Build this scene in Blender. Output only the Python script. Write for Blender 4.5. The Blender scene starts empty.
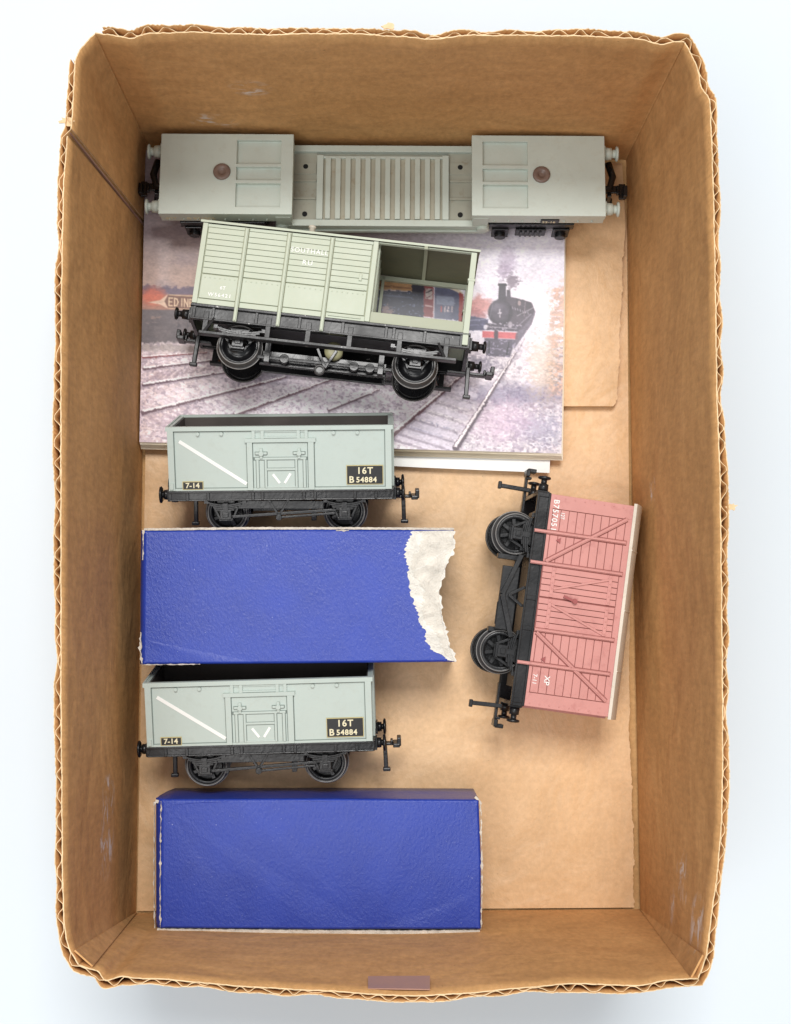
import bpy, math, random
import numpy as np
from mathutils import Vector, Matrix

random.seed(7)
RNG = np.random.default_rng(11)
PI = math.pi
S = 0.001                      # everything below is written in millimetres
sc = bpy.context.scene
col = sc.collection

# ------------------------------------------------------------------ camera
FPX, CAMZ = 1440.0, 480.0
PITCH = math.atan((640 - 512) / 1440.0)   # the camera leans a little towards the far end
#     # focal length in pixels, height above the box floor
cam_d = bpy.data.cameras.new('camera')
cam = bpy.data.objects.new('camera', cam_d)
col.objects.link(cam)
sc.camera = cam
cam.location = (0, 0, CAMZ * S)
cam.rotation_euler = (PITCH, 0, 0)
cam_d.sensor_fit = 'VERTICAL'
cam_d.sensor_height = 24.0
cam_d.sensor_width = 24.0
cam_d.lens = 24.0 * FPX / 1024.0
cam_d.clip_start = 0.01
cam_d.clip_end = 20.0

# ------------------------------------------------------------------ light
w = bpy.data.worlds.new('World')
sc.world = w
w.use_nodes = True
bg = w.node_tree.nodes['Background']
bg.inputs[0].default_value = (0.90, 0.95, 1.0, 1)
bg.inputs[1].default_value = 0.66


def area(name, loc, target, sx, sy, power, color):
    d = bpy.data.lights.new(name, 'AREA')
    d.shape = 'RECTANGLE'
    d.size, d.size_y = sx, sy
    d.energy = power
    d.color = color
    o = bpy.data.objects.new(name, d)
    col.objects.link(o)
    o.location = loc
    o.rotation_euler = (Vector(target) - Vector(loc)).to_track_quat('-Z', 'Y').to_euler()
    return o


area('softbox_key', (0.10, 1.05, 2.40), (0, 0, 0), 1.0, 0.8, 56.0, (1.0, 0.985, 0.96))
area('softbox_fill', (-0.70, -0.75, 2.40), (0, 0, 0), 1.3, 1.3, 25.0, (1.0, 0.98, 0.96))

sc.view_settings.view_transform = 'Standard'
sc.view_settings.look = 'None'
sc.view_settings.exposure = -0.06
sc.view_settings.gamma = 1.0


def W(px, py, z=0.0):
    """photo pixel on the plane at height z (mm) -> millimetres in the scene"""
    dx, dy = (px - 395.5) / FPX, (512.0 - py) / FPX
    yy = dy * math.cos(PITCH) + math.sin(PITCH)
    zz = dy * math.sin(PITCH) - math.cos(PITCH)
    k = (z - CAMZ) / zz
    return (dx * k, yy * k, z)


# ------------------------------------------------------------------ materials
def lin(c):
    return tuple(((v / 255) / 12.92 if v / 255 <= 0.04045 else ((v / 255 + 0.055) / 1.055) ** 2.4) for v in c)


class NT:
    def __init__(s, name):
        s.m = bpy.data.materials.new(name)
        s.m.use_nodes = True
        s.n = s.m.node_tree.nodes
        s.l = s.m.node_tree.links
        s.b = s.n['Principled BSDF']
        s.tc = s.n.new('ShaderNodeTexCoord')

    def map(s, scale, rot=(0, 0, 0)):
        m = s.n.new('ShaderNodeMapping')
        m.inputs['Scale'].default_value = scale
        m.inputs['Rotation'].default_value = rot
        s.l.new(s.tc.outputs['Object'], m.inputs[0])
        return m.outputs[0]

    def noise(s, vec, scale, detail=4, rough=0.6, dist=0.0):
        t = s.n.new('ShaderNodeTexNoise')
        t.inputs['Scale'].default_value = scale
        t.inputs['Detail'].default_value = detail
        t.inputs['Roughness'].default_value = rough
        t.inputs['Distortion'].default_value = dist
        s.l.new(vec, t.inputs['Vector'])
        return t.outputs[0]

    def ramp(s, fac, stops):
        r = s.n.new('ShaderNodeValToRGB')
        e = r.color_ramp.elements
        e[0].position, e[0].color = stops[0][0], (*stops[0][1], 1)
        e[1].position, e[1].color = stops[-1][0], (*stops[-1][1], 1)
        for p, c in stops[1:-1]:
            x = e.new(p)
            x.color = (*c, 1)
        s.l.new(fac, r.inputs[0])
        return r.outputs[0]

    def mix(s, fac, a, b, mode='MIX'):
        m = s.n.new('ShaderNodeMix')
        m.data_type = 'RGBA'
        m.blend_type = mode
        for sock, v in ((m.inputs[0], fac), (m.inputs[6], a), (m.inputs[7], b)):
            if hasattr(v, 'is_linked') or isinstance(v, bpy.types.NodeSocket):
                s.l.new(v, sock)
            elif isinstance(v, (int, float)):
                sock.default_value = v
            else:
                sock.default_value = (*v, 1)
        return m.outputs[2]

    def math(s, op, a, b=0.0, clamp=False):
        m = s.n.new('ShaderNodeMath')
        m.operation = op
        m.use_clamp = clamp
        for i, v in enumerate((a, b)):
            if isinstance(v, bpy.types.NodeSocket):
                s.l.new(v, m.inputs[i])
            else:
                m.inputs[i].default_value = v
        return m.outputs[0]

    def bump(s, h, strength, dist):
        b = s.n.new('ShaderNodeBump')
        b.inputs['Strength'].default_value = strength
        b.inputs['Distance'].default_value = dist
        s.l.new(h, b.inputs['Height'])
        s.l.new(b.outputs[0], s.b.inputs['Normal'])

    def color(s, c):
        if isinstance(c, bpy.types.NodeSocket):
            s.l.new(c, s.b.inputs['Base Color'])
        else:
            s.b.inputs['Base Color'].default_value = (*c, 1)

    def set(s, rough=0.5, spec=0.5, metal=0.0):
        if isinstance(rough, bpy.types.NodeSocket):
            s.l.new(rough, s.b.inputs['Roughness'])
        else:
            s.b.inputs['Roughness'].default_value = rough
        s.b.inputs['Specular IOR Level'].default_value = spec
        s.b.inputs['Metallic'].default_value = metal
        return s.m


def sub(c, k):
    return tuple(v * k for v in c)


def kraft(name, base, stretch, scuffs=(), con=1.0):
    t = NT(name)
    v = t.map(stretch)
    v1 = t.map((1, 1, 1))
    n1 = t.noise(v, 95, 6, 0.68, 0.4)
    n2 = t.noise(v1, 16, 4, 0.55)
    c = t.ramp(n1, [(0.28, sub(base, 1 - 0.13 * con)), (0.5, base), (0.78, tuple(min(1, x * (1 + (y - 1) * con)) for x, y in zip(base, (1.13, 1.16, 1.22))))])
    c2 = t.ramp(n2, [(0.3, (0.90, 0.87, 0.82)), (0.7, (1.0, 1.0, 1.0))])
    c = t.mix(1.0, c, c2, 'MULTIPLY')
    fib = t.noise(t.map((1, 1, 0.35) if stretch[0] >= 1 else (1, 1, 0.5)), 620, 3, 0.6)
    c = t.mix(0.55 * con, c, t.ramp(fib, [(0.34, (0.80, 0.79, 0.76)), (0.66, (1.12, 1.12, 1.12))]), 'MULTIPLY')
    # small dark specks in the pulp
    sp = t.noise(v1, 700, 2, 0.5)
    c = t.mix(t.ramp(sp, [(0.73, (0, 0, 0)), (0.79, (0.5, 0.5, 0.5))]), c, sub(base, 0.35))
    for (cx, cy, cz, r) in scuffs:
        m = t.n.new('ShaderNodeVectorMath')
        m.operation = 'DISTANCE'
        t.l.new(t.tc.outputs['Object'], m.inputs[0])
        m.inputs[1].default_value = (cx * S, cy * S, cz * S)
        d = t.math('DIVIDE', m.outputs['Value'], r * S)
        d = t.math('SUBTRACT', 1.0, d, True)
        sn = t.noise(t.map((stretch[0] * 1.0, stretch[1] * 1.0, stretch[2])), 230, 5, 0.7, 0.8)
        k = t.math('MULTIPLY', t.math('SUBTRACT', sn, 0.50), 7.0, True)
        c = t.mix(t.math('MULTIPLY', t.math('MULTIPLY', d, 2.0, True), k, True), c, (0.72, 0.66, 0.62))
    t.color(c)
    h = t.math('ADD', t.math('MULTIPLY', n1, 0.6), t.math('MULTIPLY', n2, 1.6))
    n3 = t.noise(v1, 28, 3, 0.5, 0.6)
    h = t.math('ADD', h, t.math('MULTIPLY', n3, 2.6))
    t.bump(h, 0.6, 0.0014)
    return t.set(0.72, 0.25)


def paint(name, c, rough=0.42, var=0.10, grime=None, chips=None, bump=0.06, spec=0.4):
    t = NT(name)
    v = t.map((1, 1, 1))
    n = t.noise(v, 120, 5, 0.6)
    cc = t.ramp(n, [(0.3, sub(c, 1 - var)), (0.7, tuple(min(1, x * (1 + var * 0.6)) for x in c))])
    if grime:
        g = t.noise(v, 310, 5, 0.65, 0.4)
        cc = t.mix(t.ramp(g, [(0.55, (0, 0, 0)), (0.75, (0.55, 0.55, 0.55))]), cc, grime)
    if chips:
        g = t.noise(v, 650, 3, 0.6, 0.2)
        cc = t.mix(t.ramp(g, [(0.69, (0, 0, 0)), (0.72, (1, 1, 1))]), cc, chips)
    t.color(cc)
    f = t.noise(v, 900, 2, 0.5)
    t.bump(f, bump, 0.0004)
    r = t.ramp(n, [(0.3, (rough - 0.07,) * 3), (0.7, (rough + 0.08,) * 3)])
    return t.set(r, spec)


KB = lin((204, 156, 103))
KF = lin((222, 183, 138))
M = {}
sc_left = [W(104, 845, 48)[:3] + (11,), W(106, 800, 46)[:3] + (9,)]
sc_right = [W(683, 880, 65)[:3] + (9,), W(700, 925, 86)[:3] + (9,), W(678, 908, 55)[:3] + (6,), W(655, 490, 30)[:3] + (5,)]
sc_top = [W(250, 85, 60)[:3] + (7,), W(215, 112, 30)[:3] + (9,)]
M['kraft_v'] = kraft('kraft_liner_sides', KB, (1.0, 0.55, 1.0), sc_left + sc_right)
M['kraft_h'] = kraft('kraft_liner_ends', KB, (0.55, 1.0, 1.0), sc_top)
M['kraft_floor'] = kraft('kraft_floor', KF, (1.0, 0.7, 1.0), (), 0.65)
M['kraft_floor'].node_tree.nodes['Principled BSDF'].inputs['Roughness'].default_value = 0.46
M['kraft_floor'].node_tree.nodes['Principled BSDF'].inputs['Specular IOR Level'].default_value = 0.5
M['flute'] = kraft('flute_paper', lin((176, 134, 88)), (1, 1, 1))  # darkened kraft, puts the shade of the flute cavities into the colour
M['cut'] = kraft('cut_board_edge', lin((228, 200, 160)), (1, 1, 1))

t = NT('white_table')
n = t.noise(t.map((1, 1, 1)), 6, 3, 0.5)
t.color(t.ramp(n, [(0.3, (0.595, 0.645, 0.685)), (0.7, (0.615, 0.66, 0.695))]))
M['table'] = t.set(0.6, 0.2)

M['wagon_grey'] = paint('mineral_wagon_grey_paint', lin((176, 187, 180)), 0.40, 0.04, lin((168, 176, 167)))
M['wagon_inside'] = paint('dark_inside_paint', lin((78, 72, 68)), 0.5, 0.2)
M['brake_green'] = paint('pale_green_grey_paint', lin((178, 185, 166)), 0.46, 0.04, lin((182, 186, 164)))
M['brake_line'] = paint('pale_green_groove', lin((160, 163, 140)), 0.6, 0.1)
M['well_grey'] = paint('low_wagon_grey_paint', lin((195, 204, 194)), 0.42, 0.04, lin((184, 188, 174)))
M['well_floor'] = paint('low_wagon_floor_paint', lin((170, 170, 155)), 0.55, 0.10, lin((140, 122, 98)))
M['well_gap'] = paint('worn_cream_between_bars', lin((176, 172, 154)), 0.6, 0.12, lin((150, 130, 100)))
M['van_red'] = paint('pinkish_red_paint', lin((196, 138, 131)), 0.42, 0.05, lin((166, 104, 100)))
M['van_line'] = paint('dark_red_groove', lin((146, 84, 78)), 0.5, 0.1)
M['van_dark'] = paint('deeper_red_trim', lin((150, 80, 78)), 0.4, 0.08)
M['roof'] = paint('pale_grey_roof_paint', lin((212, 204, 190)), 0.34, 0.08, lin((168, 156, 136)))
M['black'] = paint('black_plastic', (0.008, 0.008, 0.009), 0.28, 0.3, None, None, 0.14, 0.45)
M['black_worn'] = paint('worn_black_plastic', (0.010, 0.0098, 0.0105), 0.34, 0.3, (0.026, 0.025, 0.026), (0.42, 0.41, 0.39), 0.14, 0.35)
M['grey_black'] = paint('dusty_black_plastic', (0.015, 0.015, 0.016), 0.30, 0.25, (0.028, 0.028, 0.028), None, 0.14, 0.4)
M['steel'] = paint('dull_wheel_metal', (0.05, 0.048, 0.047), 0.28, 0.2)
M['tyre_glint'] = paint('tyre_edge_glint', (0.22, 0.21, 0.20), 0.25, 0.2)  # pale rings that paint the glint on the tyre edges
M['white'] = paint('white_print', (0.80, 0.80, 0.77), 0.5, 0.05)
M['cream'] = paint('cream_print', (0.72, 0.66, 0.45), 0.5, 0.05)
M['gold'] = paint('gold_border', (0.50, 0.42, 0.20), 0.5, 0.05)
M['plate'] = paint('black_plate', (0.012, 0.012, 0.012), 0.4, 0.05)
M['brown_rivet'] = paint('brown_rivet_metal', lin((128, 108, 98)), 0.30, 0.2, lin((90, 70, 60)))
M['olive'] = paint('olive_disc', lin((150, 146, 112)), 0.5, 0.1)
M['paper'] = paint('page_paper', lin((236, 226, 205)), 0.7, 0.05)
M['white_sheet'] = paint('white_sheet_paper', lin((236, 236, 232)), 0.6, 0.03)
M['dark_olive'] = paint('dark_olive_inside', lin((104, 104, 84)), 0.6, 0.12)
M['brake_edge'] = paint('moulding_edge_shade', lin((132, 134, 110)), 0.6, 0.1)  # dark outline strips: shade beside the posts put into the colour
M['wagon_edge'] = paint('moulding_edge_shade_grey', lin((118, 128, 122)), 0.6, 0.1)  # dark strips round posts and door: edge shade put into the colour
M['brake_shade'] = paint('shaded_green_grey', lin((160, 164, 142)), 0.5, 0.08)  # darker copy of the body colour, carrying the shade inside the veranda
M['tape'] = paint('faded_tape', lin((170, 132, 116)), 0.45, 0.08)
M['hole'] = paint('dark_hole', (0.01, 0.01, 0.01), 0.8, 0.1)


def blue_mat():
    t = NT('blue_textured_paper')
    v = t.map((1, 1, 1))
    n = t.noise(v, 60, 5, 0.6)
    c = t.ramp(n, [(0.3, lin((32, 56, 149))), (0.7, lin((37, 63, 162)))])
    sp = t.noise(v, 1500, 2, 0.5)
    c = t.mix(t.ramp(sp, [(0.76, (0, 0, 0)), (0.79, (1, 1, 1))]), c, (0.34, 0.38, 0.60))
    sp = t.noise(t.map((0.25, 1, 1), (0, 0, 0.5)), 300, 4, 0.7)
    c = t.mix(t.ramp(sp, [(0.66, (0, 0, 0)), (0.80, (0.22, 0.22, 0.22))]), c, (0.22, 0.25, 0.55))
    t.color(c)
    e = t.noise(t.map((1.0, 0.7, 1), (0, 0, 0.6)), 1300, 4, 0.65, 0.2)
    e2 = t.noise(v, 40, 3, 0.5)
    t.bump(t.math('ADD', e, t.math('MULTIPLY', e2, 1.2)), 0.40, 0.0005)
    return t.set(t.ramp(n, [(0.3, (0.30,) * 3), (0.7, (0.44,) * 3)]), 0.5)


def torn_mat(name, c):
    t = NT(name)
    v = t.map((1, 1, 1))
    n = t.noise(v, 170, 8, 0.72, 0.8)
    t.color(t.ramp(n, [(0.28, sub(c, 0.78)), (0.52, c)]))
    t.bump(n, 1.0, 0.0022)
    return t.set(0.85, 0.15)


M['blue'] = blue_mat()
M['torn'] = torn_mat('torn_white_card', lin((244, 240, 230)))
M['torn_grey'] = torn_mat('torn_inner_card', lin((236, 230, 218)))
M['card_edge'] = torn_mat('worn_card_edge', lin((224, 214, 200)))


# ------------------------------------------------------------------ mesh helpers
class MB:
    def __init__(s):
        s.v, s.f, s.mi, s.sm = [], [], [], []

    def add(s, vs, fs, mi=0, smooth=False):
        o = len(s.v)
        s.v += [tuple(p) for p in vs]
        s.f += [tuple(i + o for i in f) for f in fs]
        s.mi += [mi] * len(fs)
        s.sm += [smooth] * len(fs)
        return s

    def box(s, x0, x1, y0, y1, z0, z1, mi=0):
        if x0 > x1: x0, x1 = x1, x0
        if y0 > y1: y0, y1 = y1, y0
        if z0 > z1: z0, z1 = z1, z0
        vs = [(x0, y0, z0), (x1, y0, z0), (x1, y1, z0), (x0, y1, z0), (x0, y0, z1), (x1, y0, z1), (x1, y1, z1), (x0, y1, z1)]
        return s.add(vs, [(0, 3, 2, 1), (4, 5, 6, 7), (0, 1, 5, 4), (1, 2, 6, 5), (2, 3, 7, 6), (3, 0, 4, 7)], mi)

    def bar(s, p, q, wd, th, up=(0, 1, 0), mi=0):
        """box beam from p to q; th measured along up"""
        p, q, up = Vector(p), Vector(q), Vector(up)
        d = (q - p).normalized()
        up = (up - d * up.dot(d)).normalized()
        r = d.cross(up)
        vs = []
        for e in (p, q):
            for a, b in ((-1, -1), (1, -1), (1, 1), (-1, 1)):
                vs.append(e + r * (a * wd / 2) + up * (b * th / 2))
        return s.add(vs, [(0, 3, 2, 1), (4, 5, 6, 7), (0, 1, 5, 4), (1, 2, 6, 5), (2, 3, 7, 6), (3, 0, 4, 7)], mi)

    def lathe(s, prof, c, axis, n=24, mi=0, smooth=True, caps=True):
        """prof: (radius, distance along axis) list"""
        ax = Vector(axis).normalized()
        e1 = ax.orthogonal().normalized()
        e2 = ax.cross(e1)
        c = Vector(c)
        vs = []
        for r, h in prof:
            for k in range(n):
                a = 2 * PI * k / n
                vs.append(c + ax * h + (e1 * math.cos(a) + e2 * math.sin(a)) * r)
        fs = []
        for i in range(len(prof) - 1):
            for k in range(n):
                k2 = (k + 1) % n
                fs.append((i * n + k, i * n + k2, (i + 1) * n + k2, (i + 1) * n + k))
        o = len(s.v)
        s.add(vs, fs, mi, smooth)
        if not caps:
            return s
        caps = [tuple(reversed(range(n))), tuple(range((len(prof) - 1) * n, len(prof) * n))]
        s.f += [tuple(i + o for i in f) for f in caps]
        s.mi += [mi] * 2
        s.sm += [False] * 2
        return s

    def cyl(s, p, q, r, r2=None, n=16, mi=0):
        p, q = Vector(p), Vector(q)
        return s.lathe([(r, 0), (r if r2 is None else r2, (q - p).length)], p, q - p, n, mi)

    def prism(s, pts, a0, a1, fn, mi=0):
        """2D outline pts (counter-clockwise) extruded from a0 to a1; fn(u,v,a) -> xyz"""
        n = len(pts)
        vs = [fn(u, v, a0) for u, v in pts] + [fn(u, v, a1) for u, v in pts]
        fs = [tuple(reversed(range(n))), tuple(range(n, 2 * n))]
        fs += [(i, (i + 1) % n, n + (i + 1) % n, n + i) for i in range(n)]
        return s.add(vs, fs, mi)

    def tube(s, pts, r, n=8, mi=0):
        pts = [Vector(p) for p in pts]
        vs, fs = [], []
        e = None
        for i, p in enumerate(pts):
            d = (pts[min(i + 1, len(pts) - 1)] - pts[max(i - 1, 0)]).normalized()
            if e is None:
                e = d.orthogonal().normalized()
            e = (e - d * e.dot(d)).normalized()
            g = d.cross(e)
            for k in range(n):
                a = 2 * PI * k / n
                vs.append(p + (e * math.cos(a) + g * math.sin(a)) * r)
        for i in range(len(pts) - 1):
            for k in range(n):
                k2 = (k + 1) % n
                fs.append((i * n + k, i * n + k2, (i + 1) * n + k2, (i + 1) * n + k))
        fs += [tuple(reversed(range(n))), tuple(range((len(pts) - 1) * n, len(pts) * n))]
        return s.add(vs, fs, mi, True)

    def build(s, name, mats, parent=None, bevel=0.0, seg=2):
        me = bpy.data.meshes.new(name)
        me.from_pydata([(x * S, y * S, z * S) for x, y, z in s.v], [], s.f)
        me.polygons.foreach_set('material_index', s.mi)
        me.polygons.foreach_set('use_smooth', s.sm)
        for m in (mats if isinstance(mats, (list, tuple)) else [mats]):
            me.materials.append(m)
        me.update()
        o = bpy.data.objects.new(name, me)
        col.objects.link(o)
        if parent:
            o.parent = parent
        if bevel:
            b = o.modifiers.new('bevel', 'BEVEL')
            b.width = bevel * S
            b.segments = seg
            b.limit_method = 'ANGLE'
            b.angle_limit = math.radians(40)
            b.harden_normals = False
        return o


def text(string, size, x, z, y, parent, mat, name='lettering', weight=0.0, spacing=1.0, sx=1.0, plane='side'):
    cu = bpy.data.curves.new('letters', 'FONT')
    cu.body = string
    cu.size = size
    cu.extrude = 0.03
    cu.offset = weight
    cu.space_character = spacing
    cu.resolution_u = 3
    to = bpy.data.objects.new('letters', cu)
    col.objects.link(to)
    bpy.context.view_layer.update()
    me = bpy.data.meshes.new_from_object(to)
    bpy.data.objects.remove(to)
    me.name = name
    for v in me.vertices:
        a, b, c = v.co
        v.co = ((x + a * sx) * S, (y - c) * S, (z + b) * S)
    me.materials.clear()
    me.materials.append(mat)
    o = bpy.data.objects.new(name, me)
    col.objects.link(o)
    o.parent = parent
    return o


def tag(o, label=None, cat=None, group=None, kind=None):
    if label: o['label'] = label
    if cat: o['category'] = cat
    if group: o['group'] = group
    if kind: o['kind'] = kind
    return o


def root(name, label, cat, group=None):
    o = bpy.data.objects.new(name, None)
    o.empty_display_size = 0.01
    col.objects.link(o)
    return tag(o, label, cat, group)


def lay_on_side(o, anchor, px, py, z, phi, tilt, pitch=0.0):
    """anchor: local point (mm) that comes to stand at the point (px,py,z)"""
    a = Vector((math.cos(phi), math.sin(phi), 0))
    p = Vector((-math.sin(phi), math.cos(phi), 0))
    a = (a * math.cos(pitch) + Vector((0, 0, 1)) * math.sin(pitch)).normalized()
    u = p * math.cos(tilt) + Vector((0, 0, 1)) * math.sin(tilt)
    u = (u - a * u.dot(a)).normalized()
    yv = u.cross(a)
    R = Matrix((a, yv, u)).transposed()
    T = Vector(W(px, py, z)) - R @ Vector(anchor)
    o.matrix_world = Matrix.Translation(T * S) @ R.to_4x4()


# ------------------------------------------------------------------ setting: table
mb = MB()
mb.box(-1500, 1500, -1500, 1500, -40, -3.6)
tag(mb.build('table', M['table']), kind='structure')

# ------------------------------------------------------------------ carton
H = 100.0
carton = root('cardboard_box', 'open brown corrugated cardboard box with bent walls holding the toy wagons', 'cardboard box')


def smooth_poly(pts, step=1.0):
    """resample a polyline evenly (Catmull-Rom)"""
    P = [Vector(p) for p in pts]
    out = []
    for i in range(len(P) - 1):
        p0, p1, p2, p3 = P[max(i - 1, 0)], P[i], P[i + 1], P[min(i + 2, len(P) - 1)]
        n = max(2, int((p2 - p1).length / 0.4))
        for k in range(n):
            t_ = k / n
            out.append(0.5 * ((2 * p1) + (p2 - p0) * t_ + (2 * p0 - 5 * p1 + 4 * p2 - p3) * t_ ** 2 + (3 * p1 - p0 - 3 * p2 + p3) * t_ ** 3))
    out.append(P[-1])
    L = [0]
    for a, b in zip(out, out[1:]):
        L.append(L[-1] + (b - a).length)
    n = max(2, int(L[-1] / step))
    res, j = [], 0
    for k in range(n + 1):
        d = L[-1] * k / n
        while j < len(L) - 2 and L[j + 1] < d:
            j += 1
        f = (d - L[j]) / max(1e-9, L[j + 1] - L[j])
        res.append(out[j].lerp(out[j + 1], f))
    return res, L[-1]


def sheet(mbw, g, norms, rows, off0, off1, mi_in, mi_cut, i0, i1, dz):
    """two parallel skins of one paper layer, with a light cut edge on top and at its ends"""
    NR = rows + 1
    vs = []
    m = i1 - i0 + 1
    for off in (off0, off1):
        for i in range(i0, i1 + 1):
            o1 = off(i) if callable(off) else off
            for j in range(NR):
                x, y, z = g[i][j]
                vs.append((x + norms[i].x * o1, y + norms[i].y * o1, z + (dz(i) if callable(dz) else 0.0) * (j / rows)))
    K = m * NR
    a, b, e = [], [], []
    for i in range(m - 1):
        for j in range(rows):
            q = (i * NR + j, (i + 1) * NR + j, (i + 1) * NR + j + 1, i * NR + j + 1)
            a.append(q)
            b.append(tuple(K + k for k in reversed(q)))
        e.append((i * NR + rows, (i + 1) * NR + rows, K + (i + 1) * NR + rows, K + i * NR + rows))
    o = len(mbw.v)
    mbw.add(vs, a + b, mi_in, True)
    for i in (0, m - 1):
        for j in range(rows):
            e.append((i * NR + j, i * NR + j + 1, K + i * NR + j + 1, K + i * NR + j))
    for f in e:
        mbw.f.append(tuple(k + o for k in f)); mbw.mi.append(mi_cut); mbw.sm.append(False)


def outer_layers():
    g = ALLG
    n = len(g)
    rows = 14
    norms = []
    for i in range(n):
        a, b = g[max(0, i - 7)][rows], g[min(n - 1, i + 7)][rows]
        d = Vector((b[0] - a[0], b[1] - a[1])).normalized()
        norms.append(Vector((-d.y, d.x)))
    L = [0.0]
    for i in range(1, n):
        L.append(L[-1] + math.hypot(g[i][rows][0] - g[i - 1][rows][0], g[i][rows][1] - g[i - 1][rows][1]))
    rnd = random.Random(4)
    th = 0.22
    ph = 1.3
    crush = [max(0.0, rnd.uniform(-0.3, 0.55)) for _ in range(90)]

    def tk(i):
        c_ = crush[int(L[i] / 14) % 90]
        f_ = math.sin(PI * ((L[i] / 14) % 1)) ** 2
        return (1.62 + 0.22 * math.sin(L[i] * 0.045 + 1) + 0.15 * math.sin(L[i] * 0.16)) * (1 - c_ * f_)
    jit = [rnd.uniform(-1.5, 1.5) for _ in range(400)]

    def flute(i):
        k = L[i] / 5.9
        a = 2 * PI * k + jit[int(k)] * (1 - k % 1) + jit[int(k) + 1] * (k % 1)
        wv = max(-1, min(1, math.sin(a) * 1.2))
        return th + (tk(i) - th) * (0.5 + 0.5 * wv * 0.96)
    rag_ = [0.25 * math.sin(i * 0.29) + rnd.uniform(-0.3, 0.3) for i in range(n)]
    m = MB()
    sheet(m, g, norms, rows, flute, lambda i: flute(i) + 0.22, 1, 2, 0, n - 1, lambda i: 0.5 * math.sin(i * 0.31) * math.sin(i * 0.043) - 0.3)
    sheet(m, g, norms, rows, lambda i: tk(i) + 0.22, lambda i: tk(i) + 0.22 + th, 0, 2, 0, n - 1, lambda i: 0.5 * math.sin(i * 0.05) + rag_[i])
    m.build('corrugated_outer_layer', [M['kraft_v'], M['flute'], M['cut']], carton)


def carton_wall(name, rim_px, b0, b1, mat, skip=(0, 0), bow=1.0, label=None, seed=0, thick=2.5, pinch=()):
    rnd = random.Random(seed)
    rim, L = smooth_poly([W(x, y, H)[:2] for x, y in rim_px], 0.55)
    B0, B1 = Vector(W(*b0)[:2]), Vector(W(*b1)[:2])
    n = len(rim)
    rows = 14
    mbw = MB()
    # inner liner grid
    NR = rows + 1
    ph = rnd.random() * 6
    grid, norms, tip = [], [], []
    for i in range(n):
        t_ = i / (n - 1)
        b = B0.lerp(B1, t_)
        d = rim[min(i + 1, n - 1)] - rim[max(i - 1, 0)]
        # smooth direction
        i0, i1 = max(0, i - 6), min(n - 1, i + 6)
        d = (rim[i1] - rim[i0]).normalized()
        nv = Vector((d.y, -d.x))
        if nv.dot(rim[i] - Vector((0, 0))) < 0:
            nv = -nv
        norms.append(nv)
        rag = 0.25 * math.sin(i * 0.9 + ph) + 0.35 * math.sin(i * 0.23 + ph * 2) + rnd.uniform(-0.3, 0.3)
        tip.append(rag)
        colm = []
        for j in range(NR):
            v = j / rows
            p = b.lerp(rim[i], v ** 1.06)
            z = v * (H + rag * 0.6)
            if v < 1:
                wv = math.sin(v * PI) * (0.35 * math.sin(i * 0.035 + ph) + 0.3 * math.sin(v * 7 + i * 0.02 + ph))
                p = p + nv * wv * bow * min(1.0, 6 * t_ * (1 - t_)) ** 1.0
            colm.append((p.x, p.y, z))
        grid.append(colm)
    th = 0.30

    mbw.mbw_cut = []
    sheet(mbw, grid, norms, rows, 0.0, th, 0, 2, 0, n - 1, False)
    o = mbw.build(name, [mat, M['flute'], M['cut']], carton)
    if label:
        o['label'] = label
    i0 = int(skip[0] / L * n)
    i1 = n - 1 - int(skip[1] / L * n)
    ALLG.extend(grid[i0:i1 + 1])
    return o


ALLG = []


TL, TR, BR, BL = (150, 150), (626, 160), (640, 909), (136, 913)
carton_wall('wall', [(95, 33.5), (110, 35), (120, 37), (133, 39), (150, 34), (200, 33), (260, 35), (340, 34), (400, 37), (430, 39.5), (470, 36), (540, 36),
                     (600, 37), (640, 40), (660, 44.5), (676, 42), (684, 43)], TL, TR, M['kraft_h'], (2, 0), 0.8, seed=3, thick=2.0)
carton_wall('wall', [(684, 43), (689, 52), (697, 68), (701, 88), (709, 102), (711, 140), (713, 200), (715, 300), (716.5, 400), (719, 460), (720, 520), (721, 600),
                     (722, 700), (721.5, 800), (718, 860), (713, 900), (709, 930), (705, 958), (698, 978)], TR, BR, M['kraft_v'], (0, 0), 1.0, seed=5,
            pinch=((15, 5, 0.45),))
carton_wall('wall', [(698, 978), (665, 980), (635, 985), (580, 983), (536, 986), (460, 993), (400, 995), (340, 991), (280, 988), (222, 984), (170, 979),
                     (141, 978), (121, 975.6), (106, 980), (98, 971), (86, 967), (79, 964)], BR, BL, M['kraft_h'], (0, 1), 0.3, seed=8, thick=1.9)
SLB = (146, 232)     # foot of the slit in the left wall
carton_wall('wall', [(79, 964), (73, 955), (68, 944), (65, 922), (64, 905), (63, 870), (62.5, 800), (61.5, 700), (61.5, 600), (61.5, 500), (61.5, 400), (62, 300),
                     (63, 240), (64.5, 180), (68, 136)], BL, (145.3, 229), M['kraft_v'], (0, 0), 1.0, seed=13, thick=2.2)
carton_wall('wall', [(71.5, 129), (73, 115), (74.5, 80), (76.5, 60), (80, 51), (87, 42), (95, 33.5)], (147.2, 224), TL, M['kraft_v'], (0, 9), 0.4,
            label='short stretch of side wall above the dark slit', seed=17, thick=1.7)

outer_layers()
# strip of board edge seen inside the slit
mb = MB()
p0, p1 = Vector(W(69.0, 132.5, H - 1.5)), Vector(W(145.2, 227.5, 1))
mb.bar(p0, p1, 0.5, 0.8, (1, 0, 0))
tag(mb.build('slit_edge', M['tape'], carton), 'torn board edge inside the slit of the side wall')

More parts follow.
